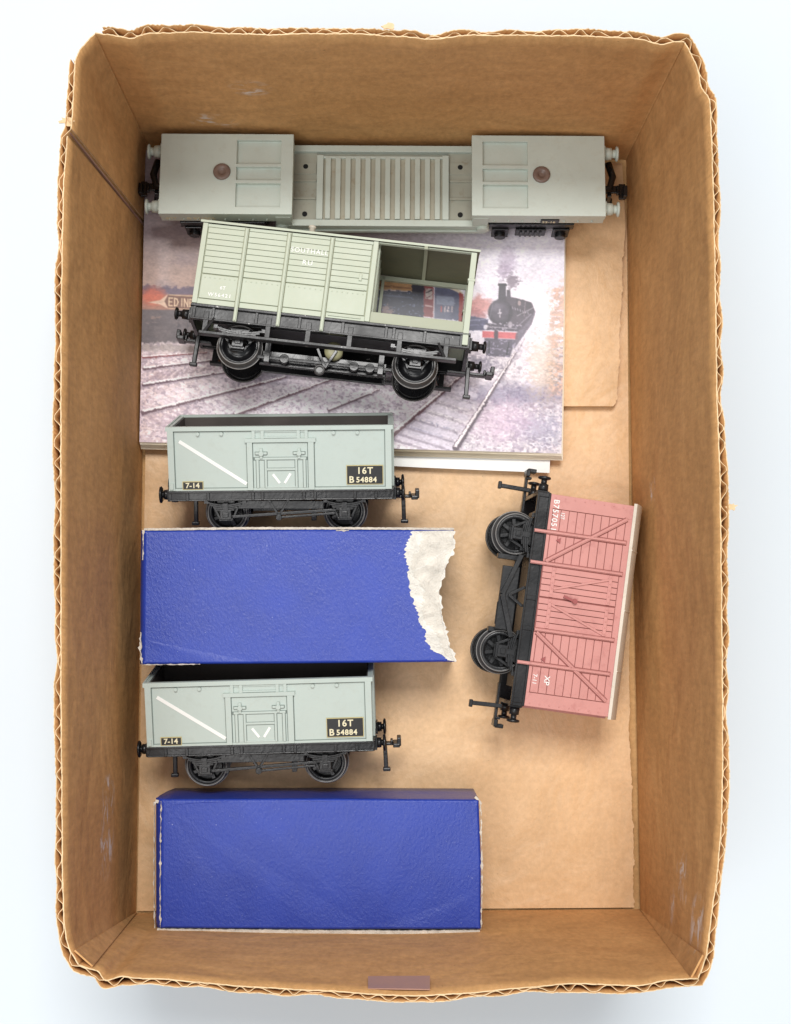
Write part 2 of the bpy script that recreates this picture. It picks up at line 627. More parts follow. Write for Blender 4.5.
# bottom of the carton
mb = MB()
c0 = [W(x, y, 0) for x, y in ((144, 145), (632, 154), (650, 920), (127, 924))]
mb.add([(x, y, -3.4) for x, y, _ in c0] + [(x, y, -2.6) for x, y, _ in c0], [(3, 2, 1, 0), (4, 5, 6, 7), (0, 1, 5, 4), (1, 2, 6, 5), (2, 3, 7, 6), (3, 0, 4, 7)])
mb.build('bottom_board', M['kraft_h'], carton)


def ragged_panel(name, edges, z0, z1, mat, cutmat, wav=None, seg=70, step=2.0):
    """flat board panel whose outline (pixels at floor) may be ragged; top as a gently wavy grid-free face"""
    out = []
    for k, (a, b, rag) in enumerate(edges):
        A, B = Vector(W(*a)[:2]), Vector(W(*b)[:2])
        n = max(1, int((B - A).length / 0.6)) if rag else 1
        p1_, p2_ = random.random() * 6, random.random() * 6
        nn = Vector(((B - A).y, -(B - A).x)).normalized()
        for i in range(n):
            p = A.lerp(B, i / n)
            if rag:
                p = p + nn * rag * (random.uniform(-0.35, 0.35) + 0.7 * math.sin(i * 0.11 + p1_) * math.sin(i * 0.047 + p2_) + (0.8 if math.sin(i * 0.31 + p2_) > 0.93 else 0))
            out.append((p.x, p.y))
    mbp = MB()
    n = len(out)
    mbp.add([(x, y, z0) for x, y in out] + [(x, y, z1) for x, y in out], [tuple(range(n, 2 * n))], 0)
    for i in range(n):
        mbp.f.append((i, (i + 1) % n, n + (i + 1) % n, n + i)); mbp.mi.append(1); mbp.sm.append(False)
    return mbp.build(name, [mat, cutmat], carton)


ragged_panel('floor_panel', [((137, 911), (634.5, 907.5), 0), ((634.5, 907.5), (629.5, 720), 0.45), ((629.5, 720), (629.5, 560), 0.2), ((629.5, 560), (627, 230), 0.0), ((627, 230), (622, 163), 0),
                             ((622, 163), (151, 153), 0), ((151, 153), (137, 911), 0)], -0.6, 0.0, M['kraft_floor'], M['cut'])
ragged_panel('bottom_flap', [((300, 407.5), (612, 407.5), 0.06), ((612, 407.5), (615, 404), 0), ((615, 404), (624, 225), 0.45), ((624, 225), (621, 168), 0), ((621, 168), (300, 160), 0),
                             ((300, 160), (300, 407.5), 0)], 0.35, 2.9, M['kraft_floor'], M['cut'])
# folded corner tabs
for (a, b, c, off) in (((640, 909), (706, 958), (694, 981), (-0.9, 0.9)), ((137, 912), (72, 953), (90, 969), (0.8, 0.8))):
    mb = MB()
    A, B, C_ = W(*a, 0.2), W(*b, H - 0.8), W(*c, H - 0.8)
    tri = [(p[0] + off[0] * k_, p[1] + off[1] * k_, p[2]) for p, k_ in ((A, 0.3), (B, 1.0), (C_, 1.0))]
    back = [(x - off[0] * 0.4, y - off[1] * 0.4, z) for x, y, z in tri]
    mb.add(tri + back, [(0, 1, 2), (5, 4, 3), (0, 3, 4, 1), (1, 4, 5, 2), (2, 5, 3, 0)])
    mb.build('corner_tab', M['kraft_v'], carton)
# faded tape remnant on the lower end wall
mb = MB()
q = [W(368, 979, 86.5), W(430, 978.5, 86.5), W(430, 992, 97), W(368, 991, 96)]
q = [(x, y + 0.75, z) for x, y, z in q]
mb.add(q + [(x, y - 0.3, z) for x, y, z in q], [(0, 1, 2, 3), (7, 6, 5, 4), (0, 4, 5, 1), (1, 5, 6, 2), (2, 6, 7, 3), (3, 7, 4, 0)])
tag(mb.build('tape_remnant', M['tape'], carton), 'faded purplish tape remnant near the rim')
# frayed tufts on the rim
for (x, y, r) in ((388, 27.5, 1.5), (68, 122, 1.7), (731, 507, 1.3)):
    mb = MB()
    c = Vector(W(x, y, H - 1.5))
    out = []
    for k in range(16):
        a = 2 * PI * k / 16
        rr = r * random.uniform(0.55, 1.25)
        out.append((c.x + math.cos(a) * rr * 1.2, c.y + math.sin(a) * rr * 0.75))
    mb.prism(out, c.z + 0.4, c.z + 0.75, lambda u, v, a_: (u, v, a_))
    mb.build('torn_fibre_tuft', M['cut'], carton)

# ------------------------------------------------------------------ booklet with a printed railway painting
BX0, BX1, BY0, BY1 = 139.0, 566.0, 150.0, 456.0     # in photo pixels at z = 7.5
SSC = 1.7
gw, gh = int((BX1 - BX0) * SSC), int((BY1 - BY0) * SSC)
PX, PY = np.meshgrid(np.linspace(BX0, BX1, gw), np.linspace(BY0, BY1, gh))
img = np.zeros((gh, gw, 3))


def vnoise(sx, sy, octs=3, seed=0):
    r = np.random.default_rng(seed)
    tot, amp, nrm = 0, 1.0, 0
    for o in range(octs):
        nx, ny = int((BX1 - BX0) / sx) + 3, int((BY1 - BY0) / sy) + 3
        g = r.random((ny, nx))
        fx, fy = (PX - BX0) / sx, (PY - BY0) / sy
        ix, iy = fx.astype(int), fy.astype(int)
        tx, ty = fx - ix, fy - iy
        tx, ty = tx * tx * (3 - 2 * tx), ty * ty * (3 - 2 * ty)
        v = (g[iy, ix] * (1 - tx) + g[iy, ix + 1] * tx) * (1 - ty) + (g[iy + 1, ix] * (1 - tx) + g[iy + 1, ix + 1] * tx) * ty
        tot = tot + v * amp
        nrm += amp
        amp *= 0.6
        sx, sy = max(sx / 2, 0.7), max(sy / 2, 0.7)
    return tot / nrm


def blend(mask, c):
    global img
    m = np.clip(mask, 0, 1)[..., None]
    img = img * (1 - m) + np.array(c if isinstance(c, np.ndarray) else c, dtype=float) * m


def seg(x0, y0, x1, y1, wd, c, a=1.0, w1=None, soft=0.6):
    dx, dy = x1 - x0, y1 - y0
    t_ = np.clip(((PX - x0) * dx + (PY - y0) * dy) / (dx * dx + dy * dy), 0, 1)
    d = np.hypot(PX - x0 - t_ * dx, PY - y0 - t_ * dy)
    ww = wd if w1 is None else wd + (w1 - wd) * t_
    blend(np.clip((ww / 2 - d) / soft + 0.5, 0, 1) * a, c)


def ell(cx, cy, rx, ry, c, a=1.0, soft=0.15, nz=None):
    d = np.hypot((PX - cx) / rx, (PY - cy) / ry)
    if nz is not None:
        d = d + nz
    blend(np.clip((1 - d) / soft + 0.5, 0, 1) * a, c)


def polyf(pts, c, a=1.0, soft=0.7):
    ins = np.zeros(PX.shape, bool)
    dm = np.full(PX.shape, 1e9)
    n = len(pts)
    for i in range(n):
        (x0, y0), (x1, y1) = pts[i], pts[(i + 1) % n]
        with np.errstate(divide='ignore', invalid='ignore'):
            cr = ((y0 > PY) != (y1 > PY)) & (PX < (x1 - x0) * (PY - y0) / (y1 - y0 + 1e-12) + x0)
        ins ^= cr
        dx, dy = x1 - x0, y1 - y0
        t_ = np.clip(((PX - x0) * dx + (PY - y0) * dy) / (dx * dx + dy * dy + 1e-12), 0, 1)
        dm = np.minimum(dm, np.hypot(PX - x0 - t_ * dx, PY - y0 - t_ * dy))
    sd = np.where(ins, dm, -dm)
    blend(np.clip(sd / soft + 0.5, 0, 1) * a, c)


def sm(a, b, x):
    t_ = np.clip((x - a) / (b - a), 0, 1)
    return t_ * t_ * (3 - 2 * t_)


N1, N2, N3 = vnoise(22, 14, 4, 1), vnoise(5, 3, 3, 2), vnoise(2.2, 1.4, 2, 3)
N4 = vnoise(9, 6, 4, 4)
# sky: dusky mauve on the left, pale lilac on the right
img[:] = (168, 152, 156)
blend(sm(225, 290, PY) * 0.8, (196, 166, 152))
blend(sm(330, 470, PX), (232, 226, 238))
blend(sm(0.45, 0.75, N1) * sm(520, 300, PX) * 0.4, (150, 132, 140))
blend(sm(150, 158, PX) * sm(172, 160, PX) * sm(235, 250, PY) * 0.35, (226, 208, 208))  # pale upright band: sheen on the cover painted into the print
blend(sm(0.5, 0.7, N1) * sm(440, 500, PX) * 0.5, (246, 240, 246))
# far hills, orange glow
blend(sm(292, 295, PY + 5 * (N4 - 0.5) + (PX - 160) * -0.03) * sm(230, 200, PX), (112, 98, 116))
blend(sm(300, 302.5, PY) * sm(330, 300, PX), (176, 128, 112))
ell(150, 303, 12, 9, (214, 110, 84), 0.8, 0.7)
# station wall on the left
blend(sm(316, 318, PY) * sm(430, 400, PX), (104, 96, 100))
blend(sm(316, 318, PY) * sm(0.4, 0.7, N4) * sm(430, 400, PX) * 0.4, (130, 118, 118))
for x in (176, 186, 197, 226, 262):
    seg(x, 318, x, 352, 0.8, (80, 74, 80), 0.8)
seg(148, 326, 157, 325, 2.0, (170, 140, 130), 0.6)
seg(143, 332, 152, 331, 1.2, (160, 135, 130), 0.5)
# direction board
polyf([(166, 301), (240, 305), (240, 319), (166, 315.5), (160, 308)], (122, 88, 76))
seg(166, 301.4, 240, 305, 0.9, (222, 192, 160))
seg(166, 315.4, 240, 319, 0.9, (210, 180, 150))
polyf([(144, 309.5), (157, 307), (165, 300.5), (161.5, 308), (165, 316), (157, 311.5)], (226, 196, 174), 0.95)


def strokes(segs, x, y, w_, h_, c, wd=0.9, slant=0.05):
    for (a, b, d, e) in segs:
        seg(x + a * w_, y + b * h_ + a * w_ * slant, x + d * w_, y + e * h_ + d * w_ * slant, wd, c, 0.95)


GL = {'E': [(0, 0, 0, 1), (0, 0, 1, 0), (0, .5, .8, .5), (0, 1, 1, 1)], 'D': [(0, 0, 0, 1), (0, 0, .7, .1), (.7, .1, 1, .5), (1, .5, .7, .9), (.7, .9, 0, 1)],
      'I': [(.5, 0, .5, 1)], 'N': [(0, 1, 0, 0), (0, 0, 1, 1), (1, 1, 1, 0)], 'B': [(0, 0, 0, 1), (0, 0, .8, .1), (.8, .1, .8, .4), (.8, .4, 0, .5), (.8, .6, .9, .9), (.9, .9, 0, 1)]}
for k, ch in enumerate('EDINB'):
    strokes(GL[ch], 166 + k * 5.6 - (1.2 if k > 2 else 0), 304.6 + k * 0.3, 3.6, 8.0, (236, 208, 176), 1.1)
# ballast and ground
gm = sm(350, 354, PY + (PX - 143) * 0.02) * sm(470, 440, PX) + sm(340, 352, PY) * sm(440, 470, PX)
blend(gm, (222, 214, 218))
blend(gm * sm(250, 142, PX) * 0.55, (196, 164, 160))
blend(gm * sm(0.40, 0.62, N2) * 0.40, (158, 144, 160))
blend(gm * sm(0.50, 0.80, N3) * 0.55, (240, 230, 234))
blend(gm * sm(0.62, 0.85, 1 - N3) * 0.35, (120, 108, 130))
blend(gm * sm(0.45, 0.7, N1) * 0.25, (176, 160, 168))
blend(gm * sm(0.60, 0.72, vnoise(3.2, 1.5, 2, 31)) * 0.65, (134, 120, 134))
blend(sm(352, 355, PY) * sm(364, 358, PY) * sm(215, 190, PX) * 0.6, (150, 140, 136))


def dabs(ax, ay):
    """break flat areas up like brushwork"""
    global img
    jx = (vnoise(3, 2, 2, 21) - 0.5) * ax
    jy = (vnoise(3, 2, 2, 22) - 0.5) * ay
    ix_ = np.clip(np.round(np.arange(gw)[None, :] + jx), 0, gw - 1).astype(int)
    iy_ = np.clip(np.round(np.arange(gh)[:, None] + jy), 0, gh - 1).astype(int)
    keep = ((PX < 215) & (PY > 298) & (PY < 320))[..., None]
    img = np.where(keep, img, img[iy_, ix_])


def sleepers(x0, y0, x1, y1, n, ln, wd, c, a=0.5, ax=(1, 0.35)):
    for k in range(n):
        t_ = (k + 0.5) / n
        t_ = t_ ** 1.35
        x, y = x0 + (x1 - x0) * t_, y0 + (y1 - y0) * t_
        s_ = 1 - 0.72 * t_
        seg(x, y, x + ax[0] * ln * s_, y + ax[1] * ln * s_, wd * s_, c, a, soft=1.5)


# violet shadows in the grass
ell(520, 398, 48, 11, (92, 84, 116), 0.55, 0.9, (N2 - 0.5) * 1.6)
ell(430, 436, 18, 8, (110, 118, 160), 0.40, 0.9, (N3 - 0.5) * 1.8)
ell(540, 432, 26, 16, (140, 140, 170), 0.45, 0.9, (N3 - 0.5) * 1.8)
ell(505, 425, 30, 20, (208, 178, 200), 0.55, 0.9, (N3 - 0.5) * 1.6)
ell(478, 368, 20, 8, (86, 78, 100), 0.55, 0.8, (N3 - 0.5) * 1.6)
ell(260, 385, 36, 9, (70, 64, 84), 0.35, 0.9, (N2 - 0.5) * 1.4)
dabs(7, 6)
sleepers(145, 392, 225, 376, 10, 12, 2.8, (128, 108, 118), 0.6, (0.9, -0.75))
sleepers(146, 430, 275, 392, 12, 20, 3.0, (150, 130, 142), 0.5, (0.95, 0.5))
sleepers(150, 408, 240, 384, 9, 16, 4.0, (226, 212, 218), 0.6, (0.95, 0.5))
sleepers(200, 440, 320, 396, 12, 26, 5, (232, 216, 222), 0.5, (0.95, 0.35))
sleepers(394, 442, 470, 376, 8, 58, 9.0, (206, 196, 208), 0.85, (1, 0.28))
sleepers(392, 448, 469, 381, 8, 56, 2.2, (136, 124, 138), 0.7, (1, 0.28))
for (x0, y0, x1, y1, w0, w1, c) in ((141, 367, 205, 361, 2.2, 1.2, (150, 88, 92)), (142, 379, 240, 365, 2.6, 1.2, (116, 90, 100)), (142, 396, 240, 378.5, 3.0, 1.4, (108, 84, 96)),
                                     (142, 425, 285, 385, 3.6, 1.8, (118, 92, 102)), (235, 425, 335, 385, 3.4, 1.8, (124, 96, 106)), (330, 418, 380, 396, 2.8, 1.6, (124, 100, 110)),
                                     (392, 443.5, 475, 370, 5.0, 1.4, (118, 84, 92)), (459, 453, 527, 340, 5.2, 1.2, (112, 96, 108))):
    seg(x0, y0 + w0 * 0.8, x1, y1 + w1 * 0.8, w0 * 1.1, (120, 106, 120), 0.5, w1 * 1.3, soft=1.6)
    seg(x0, y0, x1, y1, w0 * 1.35, tuple(v * 0.82 for v in c), 1.0, w1 * 1.5, soft=0.35)
    seg(x0, y0 - w0 * 0.42, x1, y1 - w1 * 0.35, w0 * 0.60, (240, 228, 230), 1.0, w1 * 0.65, soft=0.35)
# bright steam drifting along the lineside
ell(536, 345, 14, 40, (228, 216, 226), 0.65, 0.8, (N2 - 0.5) * 0.9)
ell(532, 300, 20, 22, (236, 226, 234), 0.6, 0.9, (N2 - 0.5) * 0.8)
# autumn trees on the right, russet trees on the left of the engine
tr = sm(545, 556, PX + 10 * (N4 - 0.5)) * sm(270, 300, PY + 14 * (N2 - 0.5)) * sm(412, 380, PY)
blend(tr * sm(0.38, 0.60, N2) * 0.8, (176, 140, 122))
blend(tr * sm(0.50, 0.72, N3) * 0.7, (218, 168, 142))
blend(tr * sm(0.55, 0.75, 1 - N3) * sm(330, 380, PY) * 0.7, (112, 100, 112))
ell(545, 368, 14, 30, (216, 192, 166), 0.5, 0.9, (N3 - 0.5) * 1.5)
ell(480, 309, 13, 10, (196, 118, 110), 0.8, 0.6, (N2 - 0.5) * 0.8)
ell(476, 318, 12, 6, (150, 86, 90), 0.6, 0.6, (N3 - 0.5))
# diesel engine and carriage in the middle
polyf([(374, 280), (412, 283), (414, 295), (374, 293)], (182, 140, 100))
seg(374, 289, 414, 292, 1.2, (120, 84, 62), 0.8)
polyf([(372, 294), (424, 296), (424, 322), (372, 322)], (44, 46, 66))
seg(380, 299, 412, 301, 1.8, (92, 100, 126), 0.7)
polyf([(412, 286), (424, 286), (424, 298), (412, 297)], (52, 48, 60))
ell(386, 315, 6, 5, (206, 170, 160), 0.6, 0.6, (N3 - 0.5) * 2)
blend(((PX > 374) & (PX < 424) & (PY > 296) & (PY < 320)) * sm(0.66, 0.8, N3) * 0.6, (150, 160, 190))
polyf([(424, 286), (434, 287), (434, 321), (424, 320)], (130, 62, 66))
polyf([(425.5, 291), (433, 292), (433, 303), (425.5, 302)], (182, 170, 168))
seg(427, 296, 432, 293, 1.2, (60, 50, 58))
seg(427, 301, 432, 299, 1.0, (90, 50, 58))
seg(426, 309, 432.5, 310, 1.5, (214, 196, 196), 0.8)
polyf([(435, 290), (452, 289), (461, 296), (461, 324), (435, 322)], (96, 98, 122))
polyf([(437, 287), (452, 288), (463, 294), (463, 298), (450, 291), (437, 290)], (214, 198, 180))
polyf([(437, 299), (455, 300), (455, 309), (437, 308)], (132, 138, 160))
for k in range(4):
    seg(442 + k * 3.6, 310, 442 + k * 3.6, 315, 1.3, (226, 206, 206) if k else (196, 92, 88), 0.9)
polyf([(460, 295), (464, 297), (464, 326), (460, 325)], (160, 70, 68))
polyf([(464, 318), (490, 322), (490, 333), (464, 334)], (66, 66, 96))
seg(466, 324, 489, 322, 1.0, (150, 150, 180), 0.7)
seg(466, 329, 488, 327, 1.0, (120, 116, 150), 0.7)
dabs(2.4, 2.4)
# steam engine coming head-on
ell(509, 263, 8, 11, (178, 160, 184), 0.6, 0.8, (N2 - 0.5) * 1.1)
ell(505, 274, 6, 8, (150, 130, 156), 0.6, 0.8, (N3 - 0.5) * 1.1)
ell(513, 283, 7, 7, (100, 86, 100), 0.75, 0.6, (N3 - 0.5) * 1.4)
polyf([(506, 298), (518, 300), (534, 305), (537, 313), (524, 332), (508, 334)], (66, 58, 68))
polyf([(517, 300), (533, 304), (533, 316), (519, 318)], (52, 46, 54))
ell(521, 305, 1.6, 2.6, (176, 150, 150), 0.8, 0.4)
seg(527, 304, 526, 318, 0.8, (150, 130, 140), 0.7)
ell(502, 315, 12.6, 13.2, (40, 36, 44), 1.0, 0.12)
ell(501, 314, 9.6, 10.2, (66, 60, 72), 1.0, 0.5)
ell(498.5, 310, 4.5, 4, (112, 106, 120), 0.5, 0.9)
seg(501, 312, 501.5, 319, 1.0, (214, 206, 214), 0.9)
seg(499, 316, 503, 315, 0.9, (214, 206, 214), 0.9)
polyf([(500, 287), (507, 287), (507.5, 303), (499.5, 303)], (48, 44, 54))
polyf([(499, 285.5), (508, 285.5), (508, 288), (499, 288)], (34, 30, 38))
polyf([(508, 292), (511.5, 292), (512.5, 302), (508, 301)], (58, 52, 62))
polyf([(487, 326), (521, 328), (521, 334), (487, 333)], (58, 52, 64))
blend(((PX > 486) & (PX < 524) & (PY > 324) & (PY < 360)) * sm(0.62, 0.78, N3) * 0.85, (176, 166, 182))
polyf([(484, 334), (520, 335), (520, 341.5), (484, 340.5)], (196, 84, 88))
polyf([(496, 333), (500, 333), (500, 343), (496, 343)], (60, 46, 56))
ell(487, 330, 2, 2.6, (232, 226, 236), 0.9, 0.5)
ell(512, 327, 2.2, 3, (190, 180, 190), 0.7, 0.5)
polyf([(486, 341), (518, 342), (512, 360), (488, 359)], (60, 54, 70), 0.9)
polyf([(518, 336), (538, 312), (534, 326), (516, 352)], (70, 62, 76), 0.85)
blend(((PX > 485) & (PX < 518) & (PY > 342) & (PY < 360)) * sm(0.58, 0.74, N3) * 0.8, (150, 140, 164))
for k in range(7):     # rivets, lamps and pipes glinting along the engine
    seg(514 + k * 2.6, 309 + k * 0.8, 514.6 + k * 2.6, 311 + k * 0.8, 0.9, (170, 160, 176), 0.8)
seg(491, 322, 494, 306, 0.6, (120, 114, 130), 0.7)
seg(512, 308, 510, 324, 0.8, (24, 20, 28), 0.9)
seg(519, 318, 536, 309, 0.7, (196, 186, 196), 0.7)
seg(518, 330, 533, 316, 0.9, (150, 140, 156), 0.7)
seg(489, 329.5, 519, 331, 0.7, (186, 176, 186), 0.8)
seg(491, 344, 491, 356, 1.4, (20, 18, 26), 0.9)
seg(511, 345, 509, 357, 1.4, (20, 18, 26), 0.9)
dabs(1.8, 1.8)
ell(512, 318, 34, 34, (206, 198, 212), 0.16, 0.9)
# painter's scribble in the corner
xx = 536
random.seed(5)
for k in range(9):
    seg(540 + k * 2.0, 441 + random.uniform(-1.2, 1.2), 541.5 + k * 2.0, 441 + random.uniform(-1.2, 1.2), 0.8, (240, 236, 244), 0.8)
    seg(534 + k * 2.6, 449 + random.uniform(-1.4, 1.4), 536 + k * 2.6, 449 + random.uniform(-1.4, 1.4), 0.8, (240, 236, 244), 0.8)
seg(534, 447, 540, 446.6, 0.8, (240, 236, 244), 0.8)
random.seed(9)
p_ = np.pad(img, ((1, 1), (1, 1), (0, 0)), mode='edge')
img = (p_[:-2, 1:-1] + p_[2:, 1:-1] + p_[1:-1, :-2] + p_[1:-1, 2:] + 3 * img) / 7
# brush texture all over
img = img * (1 + 0.16 * (N3 - 0.5)[..., None] + 0.14 * (N2 - 0.5)[..., None])
img = np.clip(img, 0, 255) / 255.0
lin_img = np.where(img <= 0.04045, img / 12.92, ((img + 0.055) / 1.055) ** 2.4) * 0.98
lin_img *= (1 + 0.38 * sm(350, 372, PY) * sm(470, 400, PX))[..., None]   # left ballast lightened in colour to offset the shade lying there
lin_img = np.clip(lin_img, 0, 0.88)

ZB = 7.4
booklet = root('booklet', 'thin booklet with a printed railway painting on its cover, under the wagons', 'booklet')


def book_xy(px, py):
    """outline of the cover: slightly out of square"""
    u, v = (px - BX0) / (BX1 - BX0), (py - BY0) / (BY1 - BY0)
    x = (145.5 + (139.5 - 145.5) * v) * (1 - u) + (566.0 + (561.5 - 566.0) * v) * u
    y = 150 + (442.0 + (453.5 - 442.0) * u - 150) * v
    return x, y


xs, ys = book_xy(PX, PY)
Z = ZB + 0.5 * np.sin((PX - 139) / 430 * 3.1) + 0.12 * np.sin(PX * 0.05 + PY * 0.03)
dyv = (512.0 - ys) / FPX
kk = (ZB - CAMZ) / (dyv * math.sin(PITCH) - math.cos(PITCH))
co = np.stack([(xs - 395.5) / FPX * kk, (dyv * math.cos(PITCH) + math.sin(PITCH)) * kk, Z], -1).reshape(-1, 3) * S
me = bpy.data.meshes.new('cover')
idx = np.arange(gw * gh).reshape(gh, gw)
q = np.stack([idx[:-1, :-1], idx[1:, :-1], idx[1:, 1:], idx[:-1, 1:]], -1).reshape(-1, 4)
me.vertices.add(len(co)); me.vertices.foreach_set('co', co.astype(np.float32).ravel())
me.loops.add(q.size); me.loops.foreach_set('vertex_index', q.astype(np.int32).ravel())
me.polygons.add(len(q)); me.polygons.foreach_set('loop_start', (np.arange(len(q)) * 4).astype(np.int32))
me.polygons.foreach_set('use_smooth', np.ones(len(q), bool))
me.update(calc_edges=True)
at = me.color_attributes.new('print', 'FLOAT_COLOR', 'POINT')
rgba = np.ones((gw * gh, 4), np.float32)
rgba[:, :3] = lin_img.reshape(-1, 3)
at.data.foreach_set('color', rgba.ravel())
t = NT('printed_cover')
a = t.n.new('ShaderNodeAttribute'); a.attribute_name = 'print'
t.color(a.outputs['Color'])
t.bump(t.noise(t.map((1, 1, 1)), 30, 2, 0.5), 0.25, 0.001)
me.materials.append(t.set(0.36, 0.4))
o = bpy.data.objects.new('cover', me); col.objects.link(o); o.parent = booklet
# pages: several sheets, each slightly out of line
mb = MB()
for i in range(9):
    z1 = ZB - 0.25 - i * 0.42
    e = 0.22 * i + random.uniform(-0.15, 0.25)
    pts = []
    for (px, py) in ((BX0, BY0), (BX0, BY1), (BX0 + 110, BY1), (BX0 + 220, BY1), (BX0 + 330, BY1), (BX1, BY1), (BX1, BY0)):
        x, y = book_xy(px, py)
        X, Y, _ = W(x, y, ZB)
        if px > BX0 + 1: X += 0.10 * i + random.uniform(0, 0.1) if px == BX1 else 0
        if py == BY1: Y -= e + 0.2
        zz = 0.5 * math.sin((px - 139) / 430 * 3.1)
        pts.append((X, Y, z1 + zz))
    n = len(pts)
    mb.add([(x, y, z - 0.32) for x, y, z in pts] + pts, [tuple(range(n)), tuple(reversed(range(n, 2 * n)))] + [(i_, n + i_, n + (i_ + 1) % n, (i_ + 1) % n) for i_ in range(n)])
mb.build('pages', M['paper'], booklet)

mb = MB()
P = [W(x, y, 0) for x, y in ((205, 447), (205, 446), (330, 452.5), (551, 464.5), (549, 472.8), (330, 461.5), (205, 455))]
P = [W(x, y, 3.1) for x, y in ((300, 420), (551, 432), (549.5, 473), (420, 467.5), (300, 461))]
n = len(P)
mb.add([(x, y, z - (0.15)) for x, y, z in P] + [(x, y, z + 0.15) for x, y, z in P], [tuple(range(n)), tuple(reversed(range(n, 2 * n)))] + [(i, n + i, n + (i + 1) % n, (i + 1) % n) for i in range(n)])
tag(mb.build('paper_sheet', M['white_sheet']), 'white paper sheet sticking out below the booklet edge', 'paper')


# ------------------------------------------------------------------ rolling stock helpers
def wheel(parent, cx, side, r=6.3, gauge=7.2, spokes=0, mat='black', cz=None):
    """side -1 is the side at -y"""
    cz = r if cz is None else cz
    y = side * gauge
    ax = (0, side, 0)
    m = MB()
    if spokes:
        m.lathe([(r * 0.74, 0.0), (r * 0.74, 1.6), (r * 0.80, 2.0), (r * 0.95, 2.1), (r * 0.95, 0.0)], (cx, y, cz), ax, 36)
        m.lathe([(1.9, 0.0), (1.9, 2.0), (1.2, 2.4)], (cx, y, cz), ax, 16)
        for k_ in range(spokes):
            a_ = 2 * PI * (k_ + 0.3) / spokes
            d_ = Vector((math.cos(a_), 0, math.sin(a_)))
            m.bar(Vector((cx, y + side * 0.9, cz)) + d_ * 1.5, Vector((cx, y + side * 0.9, cz)) + d_ * r * 0.78, 1.0, 1.3, (0, 1, 0))
    else:
        m.lathe([(r * 0.95, 0.0), (r * 0.95, 1.9), (r * 0.80, 2.0), (r * 0.76, 1.2), (2.6, 1.0), (2.2, 1.9), (1.3, 2.2)], (cx, y, cz), ax, 36)
    wv = m.build('wheel', M[mat], parent)
    m = MB()
    m.lathe([(r + 0.75, -0.7), (r + 0.85, -0.35), (r + 0.5, 0.0), (r + 0.05, 0.15), (r, 2.2), (r * 0.93, 2.35), (r * 0.91, 2.1), (r * 0.91, -0.7)], (cx, y, cz), ax, 40, 0, True, False)
    m.lathe([(r * 0.965, 2.30), (r * 0.99, 2.42), (r * 1.0, 2.2), (r * 0.95, 2.2)], (cx, y, cz), ax, 40, 1, True, False)
    m.lathe([(r + 0.80, -0.45), (r + 0.90, -0.30), (r + 0.72, -0.10), (r + 0.5, -0.3)], (cx, y, cz), ax, 40, 1, True, False)
    m.build('tyre', [M['steel'], M['tyre_glint']], wv)
    return wv


def coupling(parent, x, d, mat='black', z=8.0, reach=8.0, drop=8.0, dx=2.2):
    """flat hook bar at one end with a dropper at dx beyond the end; d = +1 or -1"""
    m = MB()
    m.box(x - d * 6, x + d * (reach - 1.8), -1.3, 1.3, z - 0.4, z + 0.5)
    m.box(x + d * (reach - 2.2), x + d * reach, -3.4, 1.9, z - 0.6, z + 0.7)
    m.box(x + d * (reach - 0.9), x + d * (reach + 0.4), -3.2, 0.6, z - 0.2, z + 2.6)
    m.box(x + d * (reach - 3.0), x + d * (reach - 2.2), -2.0, 1.0, z - 0.2, z + 1.5)
    c = m.build('coupling', M[mat], parent, 0.25)
    m = MB()
    m.bar((x + d * dx, -2.2, z + 1.5), (x + d * (dx + 0.25), -2.2, z - drop), 1.35, 1.6, (0, 1, 0))
    m.box(x + d * (dx - 0.8), x + d * (dx + 1.6), -3.1, -1.2, z - drop - 0.7, z - drop + 0.4)
    m.build('dropper', M[mat], c, 0.25)
    return c


def buffer(parent, x, d, y, z, mat='black', ln=4.6, rh=2.4, rs=1.3):
    m = MB()
    m.box(x - d * 0.1, x + d * 0.7, y - 1.9, y + 1.9, z - 1.9, z + 1.9)
    m.lathe([(rs + 0.35, 0), (rs + 0.25, ln * 0.5), (rs - 0.35, ln * 0.52), (rs - 0.35, ln - 0.9), (rh * 0.8, ln - 0.9), (rh, ln - 0.6), (rh * 0.96, ln - 0.1), (rh * 0.5, ln + 0.15)],
            (x + d * 0.6, y, z), (d, 0, 0), 22)
    return m.build('buffer', M[mat], parent)


